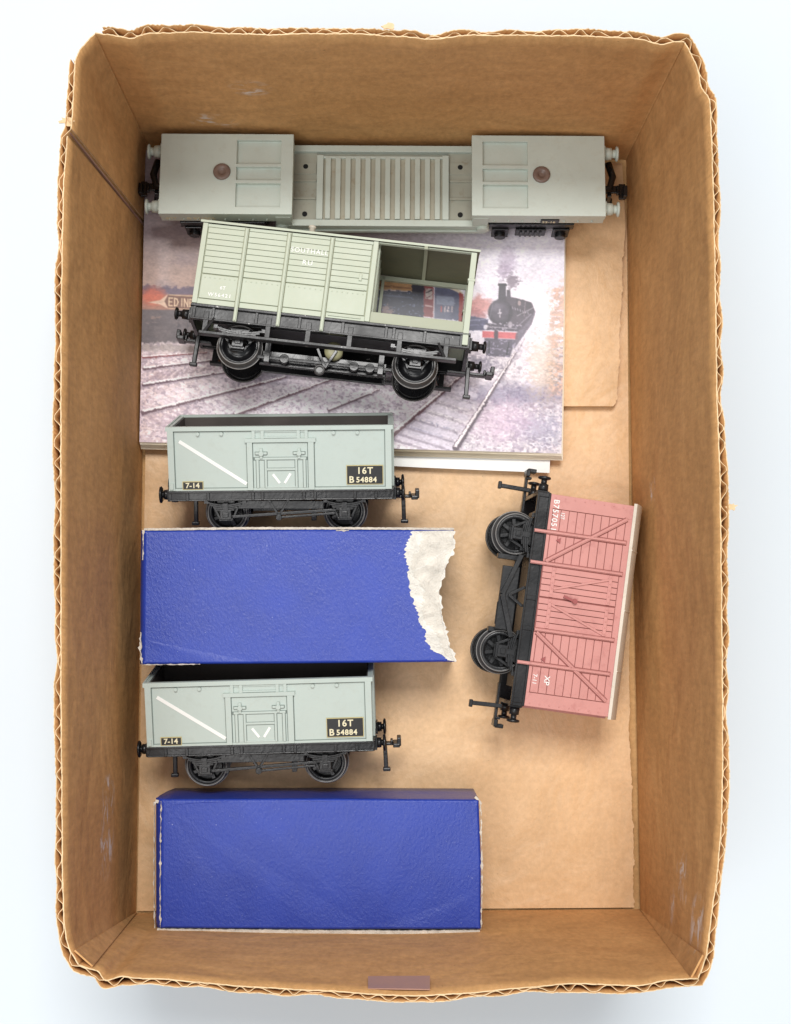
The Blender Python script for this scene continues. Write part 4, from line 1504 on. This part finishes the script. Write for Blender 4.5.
    for s in (-1, 1):
        ys = s * (h - 1.5)
        m.box(-0.2, L + 0.2, ys - 0.8, ys + 0.8, Z0 - 4.0, Z0 - 0.02)
        m.box(-0.2, L + 0.2, ys, ys + s * 1.5, Z0 - 0.7, Z0 - 0.03)
        m.box(-0.2, L + 0.2, ys, ys + s * 1.4, Z0 - 4.3, Z0 - 3.6)
        for x in (0.5, 12, 22, 33, 42.5, 53.2, 65):
            m.box(x - 0.7, x + 0.7, ys, ys + s * 1.2, Z0 - 4.0, Z0 - 0.1)
    for x in (0.2, L - 0.2):
        m.box(x - 0.6, x + 0.6, -h + 0.6, h - 0.6, Z0 - 4.3, Z0 - 0.05)
    m.box(5, L - 5, -6.5, 6.5, Z0 - 3.0, Z0 - 0.06)
    m.build('underframe', M['grey_black'], r_, 0.15)
    m = MB()
    yy = -h + 2.4
    m.box(24, 44, yy + 1.0, yy + 2.6, 3.6, 9.0)
    m.bar((20, yy, 8.8), (33, yy, 4.4), 1.5, 1.0)
    m.bar((46, yy, 8.8), (33, yy, 4.4), 1.5, 1.0)
    m.bar((30, yy - 0.6, 11), (33, yy - 0.6, 6.4), 0.9, 0.8)
    m.bar((36, yy - 0.6, 11), (33, yy - 0.6, 6.4), 0.9, 0.8)
    m.box(35.5, 42.5, yy + 2, yy + 2.6, 3.4, 5.0)
    for q_ in (17.5, 46.5):
        m.box(q_, q_ + 1.2, yy + 1.4, yy + 3.6, 8.2, 11.6)
    m.box(20.2, 21.8, -8.6, -5.4, 2.0, 9.0)
    m.box(43.4, 45.0, -8.6, -5.4, 2.0, 9.0)
    m.build('brake_gear', M['grey_black'], r_, 0.15)
    for cx in (13.6, 50.6):
        axle(r_, cx, 6.5)
        for s in (-1, 1):
            wheel(r_, cx, s, 6.5, 7.2, spokes=8, mat='grey_black')
            axle_gear(r_, cx, s * (h - 4.4), s, 11.4, wd=13.0, mat='grey_black', zc=6.8)
    for e, x in ((-1, -0.3), (1, L + 0.3)):
        for yy in (-9.5, 9.5):
            buffer(r_, x, e, yy, Z0 - 2.0, ln=4.8, rh=2.1, rs=1.3, mat='grey_black')
        coupling(r_, x, e, z=9.0, reach=7.8, drop=8.4, mat='grey_black', dx=1.2)
    return r_


van = make_van()
lay_on_side(van, (0, -14.75, 15.3), 551.7, 493.9, 31.8, R(-97.9), R(-4.5))


# ------------------------------------------------------------------ low-loader (well) wagon
def make_well():
    Ht = 21.5
    Wd = 27.6
    h = Wd / 2
    BL_ = 42.9
    half = 71.8
    r_ = root('well_wagon', 'long light grey low wagon with barred centre and raised flat ends, topmost in the box', 'toy wagon')

    def plate(mb_, xb, yb, holes, z0, z1, zf):
        """flat deck with sunk panels, as one clean surface"""
        vid, vs, fs = {}, [], []

        def V_(x, y, z):
            if (x, y, z) not in vid:
                vid[(x, y, z)] = len(vs)
                vs.append((x, y, z))
            return vid[(x, y, z)]
        nx, ny = len(xb) - 1, len(yb) - 1

        def zt(i, j):
            if i < 0 or j < 0 or i >= nx or j >= ny:
                return z0
            return zf if (i, j) in holes else z1
        for i in range(nx):
            for j in range(ny):
                z = zt(i, j)
                a, b, c, d = xb[i], xb[i + 1], yb[j], yb[j + 1]
                fs.append((V_(a, c, z), V_(b, c, z), V_(b, d, z), V_(a, d, z)))
                fs.append((V_(a, c, z0), V_(a, d, z0), V_(b, d, z0), V_(b, c, z0)))
                for (p, q_, zn) in (((a, c), (b, c), zt(i, j - 1)), ((b, c), (b, d), zt(i + 1, j)), ((b, d), (a, d), zt(i, j + 1)), ((a, d), (a, c), zt(i - 1, j))):
                    if zn < z:
                        fs.append((V_(*p, z), V_(*p, zn), V_(*q_, zn), V_(*q_, z)))
        mb_.add(vs, fs, 0)
    for e in (-1, 1):
        m = MB()
        if e < 0:
            x0 = -half
            xb = [x0, x0 + 24.6, x0 + 39.0, x0 + BL_]
            yb = [-h, h - 25.1, h - 17.0, h - 15.9, h - 11.3, h - 10.3, h - 2.1, h]
            rc = (x0 + 20, h - 13.2)
        else:
            x0 = half - BL_
            xb = [x0, x0 + 3.5, x0 + 18.0, x0 + BL_]
            yb = [-h, h - 25.0, h - 17.0, h - 16.0, h - 11.5, h - 10.3, h - 2.1, h]
            rc = (x0 + 22.4, h - 13.6)
        plate(m, xb, yb, {(1, 1), (1, 3), (1, 5)}, Ht - 2.6, Ht, Ht - 1.5)
        xa, xz = x0, x0 + BL_
        for s in (-1, 1):
            m.box(xa + 0.2, xz - 0.2, s * (h - 1.0), s * (h - 0.15), Ht - 6.2, Ht - 1.9)
            for k_ in range(9):
                xx_ = xa + 3 + k_ * 4.5
                m.cyl((xx_, s * (h - 0.3), Ht - 4.6), (xx_, s * (h + 0.25), Ht - 4.6), 0.38, n=8)
        for xx_ in (xa + 0.2, xz - 1.2):
            m.box(xx_, xx_ + 1.0, -h + 1.0, h - 1.0, Ht - 6.2, Ht - 1.95)
        # thin raised lips on the panels
        m.build('end_deck', M['well_grey'], r_, 0.10)
        m = MB()
        m.lathe([(2.8, 0), (2.8, 0.55), (2.3, 0.75), (1.2, 0.8), (1.1, 0.45), (0.4, 0.4)], (rc[0], rc[1], Ht - 0.1), (0, 0, 1), 26)
        m.build('rivet', M['brown_rivet'], r_)
    # well
    zw = 13.0
    xa, xz = -half + BL_ - 1.0, half - BL_ + 1.0
    m = MB()
    for s in (-1, 1):
        m.box(xa - 4, xz + 4, s * (h - 1.9), s * (h + 0.3), zw - 3.2, zw)
        m.box(xa - 3, xz + 3, s * (h - 0.9), s * (h + 0.9), zw - 4.6, zw - 3.0)
        for e, x in ((-1, xa), (1, xz)):
            m.box(x - e * 0.5, x + e * 4.5, s * (h - 2.4), s * (h + 0.2), zw - 3.3, Ht - 2.1)
            m.lathe([(2.1, 0), (2.1, 2.2), (1.5, 2.5), (0.9, 2.5)], (x + e * 3.0, s * (h - 1.2), zw - 1.6), (0, s, 0), 18)
    bx0, bx1 = xa + 8.2, xz - 8.2
    for x in (bx0, bx1 - 2.1):
        m.box(x, x + 2.1, -h + 2.0, h - 3.2, zw - 1.2, zw + 0.2)
    n_ = 12
    pt = (bx1 - bx0 - 4.2) / n_
    for i in range(n_):
        x = bx0 + 2.1 + (i + 0.5) * pt
        m.box(x - 0.85, x + 0.85, -h + 2.2, h - 4.0, zw - 1.2, zw + 0.02)
    m.box(bx0, bx1, h - 4.2, h - 3.4, zw - 1.2, zw - 0.1)
    m.build('well_frame', M['well_grey'], r_, 0.14)
    m = MB()
    m.box(xa - 1, xz + 1, -h + 1.9, h - 1.9, zw - 2.6, zw - 1.9)
    for (x0, x1) in ((xa, bx0), (bx1, xz)):
        m.box(x0, x1, -h + 1.9, h - 1.9, zw - 1.9, zw - 1.3)
        for yy in (-4.6, 1.6):
            m.box(x0 + 0.3, x1 - 0.2, yy, yy + 0.8, zw - 1.3, zw - 0.7)
        m.box(x0 + 0.2, x1 - 0.2, 4.4, 8.6, zw - 1.3, zw - 1.0)
    m.build('well_floor', M['well_floor'], r_, 0.1)
    m = MB()
    m.box(bx0 + 2.0, bx1 - 2.0, -h + 2.1, h - 4.2, zw - 1.85, zw - 0.85)
    m.build('slat_bed', M['well_gap'], r_)
    for x in (xa + 4.4, xz - 4.4):
        for yy in (7.0, -9.6):
            m = MB()
            m.cyl((x, yy, zw - 2.4), (x, yy, zw - 0.93), 0.85, n=14)
            m.build('hole', M['hole'], r_)
    # end beams, buffers
    for e in (-1, 1):
        x = e * half
        for yy in (-9.6, 9.6):
            b = buffer(r_, x, e, yy, Ht - 4.4, mat='well_grey', ln=4.4, rh=2.5, rs=1.7)
        coupling(r_, x + e * 0.5, e, z=10.5, reach=7.6, drop=4.0, mat='black')
        m = MB()
        m.tube([(x - e * 3, -2, Ht - 8), (x + e * 2.4, -1, Ht - 7.6), (x + e * 3.6, 3, Ht - 7.8), (x + e * 2.2, 8, Ht - 8)], 1.2, 8)
        m.build('coupling_guide', M['black'], r_)
    # bogies
    for cx in (-half + 19.5, half - 23.0):
        g = MB()
        g.box(cx - 12, cx + 12, -9.5, 9.5, 9.0, 12.0)
        g.cyl((cx, 0, 11), (cx, 0, Ht - 2.2), 3.0, n=16)
        for s in (-1, 1):
            ys = s * (h - 1.6)
            g.box(cx - 14, cx + 14, ys - 0.9, ys + 0.9, 8.6, 12.4)
            g.box(cx - 5, cx + 5, ys - 0.9, ys + s * 1.6, 4.4, 9.4)
            for q_ in range(5):
                g.box(cx - 3.6 + q_ * 1.6, cx - 2.8 + q_ * 1.6, ys, ys + s * 2.2, 5.0, 9.0)
            for ex in (-10, 10):
                g.box(cx + ex - 2.8, cx + ex + 2.8, ys - 0.9, ys + s * 1.5, 3.0, 9.4)
                g.cyl((cx + ex, ys, 5.6), (cx + ex, ys + s * 2.8, 5.6), 1.9, n=14)
        b = g.build('bogie', M['black'], r_, 0.25)
        for ex in (-10, 10):
            for s in (-1, 1):
                m = MB()
                m.lathe([(5.2, 0), (5.2, 2), (4.4, 2.2), (1, 2.2)], (cx + ex, s * 7.2, 5.2), (0, s, 0), 26)
                m.build('wheel', M['steel'], b)
    # print on the long side
    y = -h + 0.12
    text('40T', 2.4, -half + 1.6, Ht - 4.9, y, r_, M['cream'], weight=0.05)
    text('B 901006', 2.4, -half + 8.6, Ht - 4.9, y, r_, M['cream'], weight=0.05)
    m = MB()
    m.box(half - 20.5, half - 14.6, -h - 0.25, -h + 0.15, Ht - 5.6, Ht - 3.0)
    p = m.build('number_plate', M['plate'], r_)
    text('22-16', 1.9, half - 20.1, Ht - 5.1, -h - 0.30, p, M['cream'], weight=0.04)
    return r_


ww = make_well()
rx = R(-6.0)
RM = Matrix.Rotation(R(-0.45), 3, 'Z') @ Matrix.Rotation(R(-0.35), 3, 'Y') @ Matrix.Rotation(rx, 3, 'X')
Tt = Vector(W(382.3, 174.6, 27.0)) - RM @ Vector((0, 0, 21.5))
ww.matrix_world = Matrix.Translation(Tt * S) @ RM.to_4x4()


# ------------------------------------------------------------------ blue boxes
def rounded_top_box(name, corners, ztop, parent_root, notch=None):
    pass


def interp(a, b, t_):
    return (a[0] + (b[0] - a[0]) * t_, a[1] + (b[1] - a[1]) * t_)


def blue_box(r_, out_px, zt, bulge_left, torn_px=None):
    """out_px: outline of the top face in photo pixels, clockwise on screen starting top-left"""
    pts = []
    for i in range(len(out_px)):
        a, b = out_px[i], out_px[(i + 1) % len(out_px)]
        n_ = max(1, int(math.hypot(a[0] - b[0], a[1] - b[1]) / 6))
        for k_ in range(n_):
            pts.append(interp(a, b, k_ / n_))
    P_ = [Vector(W(x, y, zt)[:2]) for x, y in pts]
    cx = sum(p.x for p in P_) / len(P_)
    cy = sum(p.y for p in P_) / len(P_)
    xmin = min(p.x for p in P_)
    n_ = len(P_)
    # rings from the bottom to the top; the left end bulges, the top edge is rounded
    rings = []
    for (z, inset, bul) in ((0.3, 0.5, 0.35), (0.35, 0.0, 0.4), (zt * 0.35, 0.0, 0.9), (zt * 0.7, 0.0, 1.0), (zt - 2.4, 0.0, 0.95), (zt - 0.9, 0.05, 0.4), (zt - 0.3, 0.25, 0.1), (zt, 0.8, 0.0)):
        ring = []
        for i, p in enumerate(P_):
            d = (P_[(i + 1) % n_] - P_[i - 1]).normalized()
            nv = Vector((-d.y, d.x))
            if nv.dot(p - Vector((cx, cy))) < 0 and not torn_px:
                nv = -nv
            if torn_px:
                nv = Vector((-d.y, d.x))
            q_ = p - nv * inset
            k_ = max(0, 1 - (p.x - xmin) / 1.5)
            q_ = q_ + Vector((-bulge_left * bul * k_, 0))
            ring.append((q_.x, q_.y, z + (0.12 * math.sin(p.x * 0.2) * (z / zt))))
        rings.append(ring)
    m = MB()
    vs = [p for ring in rings for p in ring]
    fs = []
    for j in range(len(rings) - 1):
        for i in range(n_):
            i2 = (i + 1) % n_
            fs.append((j * n_ + i, (j + 1) * n_ + i, (j + 1) * n_ + i2, j * n_ + i2))
    m.add(vs, fs, 0, True)
    m.f.append(tuple(range((len(rings) - 1) * n_, len(rings) * n_))[::-1]); m.mi.append(0); m.sm.append(False)
    m.f.append(tuple(range(n_))); m.mi.append(0); m.sm.append(False)
    return m.build('carton_body', M['blue'], r_)


def strip(r_, name, pts, z, th, mat, wd=0.6, rag=0.25, label=None):
    """worn light edge of the card: ragged thin ribbon along pts (pixels at height z)"""
    m = MB()
    P_ = []
    for i in range(len(pts) - 1):
        a, b = pts[i], pts[i + 1]
        n_ = max(2, int(math.hypot(a[0] - b[0], a[1] - b[1]) / 2.2))
        for k_ in range(n_):
            P_.append(Vector(W(*interp(a, b, k_ / n_), z)[:2]))
    P_.append(Vector(W(*pts[-1], z)[:2]))
    n_ = len(P_)
    vs, fs = [], []
    ph1, ph2 = random.random() * 6, random.random() * 6
    for i, p in enumerate(P_):
        d = (P_[min(i + 1, n_ - 1)] - P_[max(i - 1, 0)]).normalized()
        nv = Vector((-d.y, d.x))
        kk_ = 1.0 if rag < 0.15 else max(0.12, 0.75 + 0.7 * math.sin(i * 0.9 + ph1) * math.sin(i * 0.37 + ph2))
        w0 = wd / 2 * kk_ * random.uniform(1 - rag * 2, 1 + rag)
        w1 = wd / 2 * kk_ * random.uniform(1 - rag * 2, 1 + rag)
        for q_, zz in ((p - nv * w0, z - th), (p - nv * w0, z), (p + nv * w1, z), (p + nv * w1, z - th)):
            vs.append((q_.x, q_.y, zz))
    for i in range(n_ - 1):
        for k_ in range(4):
            fs.append((i * 4 + k_, i * 4 + (k_ + 1) % 4, (i + 1) * 4 + (k_ + 1) % 4, (i + 1) * 4 + k_))
    fs += [(3, 2, 1, 0), tuple((n_ - 1) * 4 + k_ for k_ in range(4))]
    m.add(vs, fs)
    o_ = m.build(name, mat, r_)
    if label:
        o_['label'] = label
    return o_


ZT_ = 33.0
box1 = root('blue_box', 'blue card box with a torn white notched end, between the two grey mineral wagons', 'small box', 'blue card boxes for the wagons')
out1 = [(144, 530.0), (300, 529.0), (454, 529.5), (453.8, 547), (448, 562), (441.5, 578), (439, 590), (441, 610), (445, 630), (450, 648), (456.5, 662), (300, 663.5), (142.5, 664.5)]
blue_box(box1, out1, ZT_, 1.4, torn_px=True)
# torn patch: raw card showing, ragged outline towards the blue paper
edge_l = [(412, 531.2), (410, 538), (406, 546), (404.5, 556), (408, 566), (408.5, 580), (410, 592), (414, 604), (418, 612), (420, 622), (425, 632), (426, 642), (432, 650), (441, 655), (449, 661.2)]
edge_r = [(454.6, 661.3), (449.2, 648), (444.2, 631), (440.2, 611), (438.3, 590), (440.8, 577.5), (447.2, 561.5), (452.8, 547), (453, 530.6)]
pl = []
for i in range(len(edge_l) - 1):
    for k_ in range(7):
        x, y_ = interp(edge_l[i], edge_l[i + 1], k_ / 7)
        pl.append((x + random.uniform(-1.5, 1.5), y_ + random.uniform(-0.4, 0.4)))
pl += edge_r
P_ = [W(x, y_, ZT_) for x, y_ in pl]
m = MB()
n_ = len(P_)
m.add([(x, y_, ZT_ - 0.5) for x, y_, _ in P_] + [(x, y_, ZT_ + 0.22) for x, y_, _ in P_], [tuple(range(n_, 2 * n_))[::-1]] + [(i, (i + 1) % n_, n_ + (i + 1) % n_, n_ + i) for i in range(n_)])
tag(m.build('torn_patch', M['torn'], box1), 'torn white raw card where the blue paper is gone')
pl2 = []
for i in range(len(edge_l) - 1):
    for k_ in range(6):
        x, y_ = interp(edge_l[i], edge_l[i + 1], k_ / 6)
        pl2.append((min(x + 9 + 5 * math.sin(y_ * 0.13) + random.uniform(-2.2, 2.2), 437 + abs(y_ - 590) * 0.12), y_ + random.uniform(-0.3, 0.3)))
pl2 = pl2[:-6] + edge_r
P_ = [W(x, y_, ZT_) for x, y_ in pl2]
m = MB()
n_ = len(P_)
m.add([(x, y_, ZT_ + 0.1) for x, y_, _ in P_] + [(x, y_, ZT_ + 0.42) for x, y_, _ in P_], [tuple(range(n_, 2 * n_))[::-1]] + [(i, (i + 1) % n_, n_ + (i + 1) % n_, n_ + i) for i in range(n_)])
tag(m.build('torn_layer', M['torn_grey'], box1), 'greyer inner layer of the torn card')
# crumpled ridges in the torn area
strip(box1, 'card_crease', [(412, 572), (424, 566), (437, 556), (446, 550)], ZT_ + 0.45, 0.4, M['torn'], 0.5, 0.3)
strip(box1, 'worn_edge', [(144, 529.4), (250, 528.2), (350, 528.3), (454, 528.9)], ZT_ - 0.2, 0.9, M['card_edge'], 0.75, 0.13)
strip(box1, 'worn_edge', [(143.4, 530), (142.6, 560)], ZT_ + 0.1, 0.6, M['card_edge'], 0.5, 0.45)
strip(box1, 'worn_edge', [(140.6, 632), (140.2, 650), (142, 663.5)], ZT_ - 0.2, 0.9, M['card_edge'], 0.9, 0.45)
strip(box1, 'worn_edge', [(141, 664.8), (200, 664.2)], ZT_ - 0.6, 0.9, M['card_edge'], 0.45, 0.4)
strip(box1, 'worn_edge', [(336, 530.6), (349, 530.4)], ZT_ + 0.12, 0.3, M['card_edge'], 0.45, 0.4)
# frayed raw edge of the card along the notch
strip(box1, 'frayed_edge', [(453.4, 531), (453.4, 547.5), (447.4, 562), (441, 578), (438.6, 590), (440.6, 610), (444.8, 630), (449.8, 648), (456, 661.5)], ZT_ + 0.15, 1.6, M['torn'], 1.3, 0.42)
strip(box1, 'card_crease', [(428, 600), (434, 622), (446, 645)], ZT_ + 0.4, 0.4, M['torn'], 0.45, 0.3)

box2 = root('blue_box', 'complete blue card box lying at the lower end of the cardboard box', 'small box', 'blue card boxes for the wagons')
out2 = [(161.5, 799), (320, 798.5), (479, 799.5), (481.3, 860), (481.0, 929.5), (320, 930.0), (160.5, 928.5)]
blue_box(box2, out2, ZT_, 2.2, torn_px=True)
strip(box2, 'worn_edge', [(161, 801), (160.4, 850), (160, 890), (160.2, 928)], ZT_ + 0.05, 0.5, M['card_edge'], 0.40, 0.6)
strip(box2, 'worn_edge', [(154.2, 802), (154.0, 900), (154.8, 929)], ZT_ - 5.2, 0.9, M['card_edge'], 0.40, 0.5)
strip(box2, 'worn_edge', [(480.6, 801), (481.8, 850), (482, 900), (481, 930)], ZT_ - 0.2, 0.9, M['card_edge'], 0.6, 0.5)
strip(box2, 'worn_edge', [(161, 799.5), (157, 801.5), (154.5, 803.5)], ZT_ - 1.2, 0.9, M['card_edge'], 0.9, 0.4)
strip(box2, 'worn_edge', [(475, 797), (481, 802)], ZT_ - 0.3, 0.9, M['card_edge'], 0.9, 0.4)
strip(box2, 'bottom_lip', [(157, 930.8), (240, 931.8), (340, 932.6), (410, 932.9), (480, 932.2)], ZT_ - 0.3, 1.2, M['card_edge'], 1.3, 0.12)
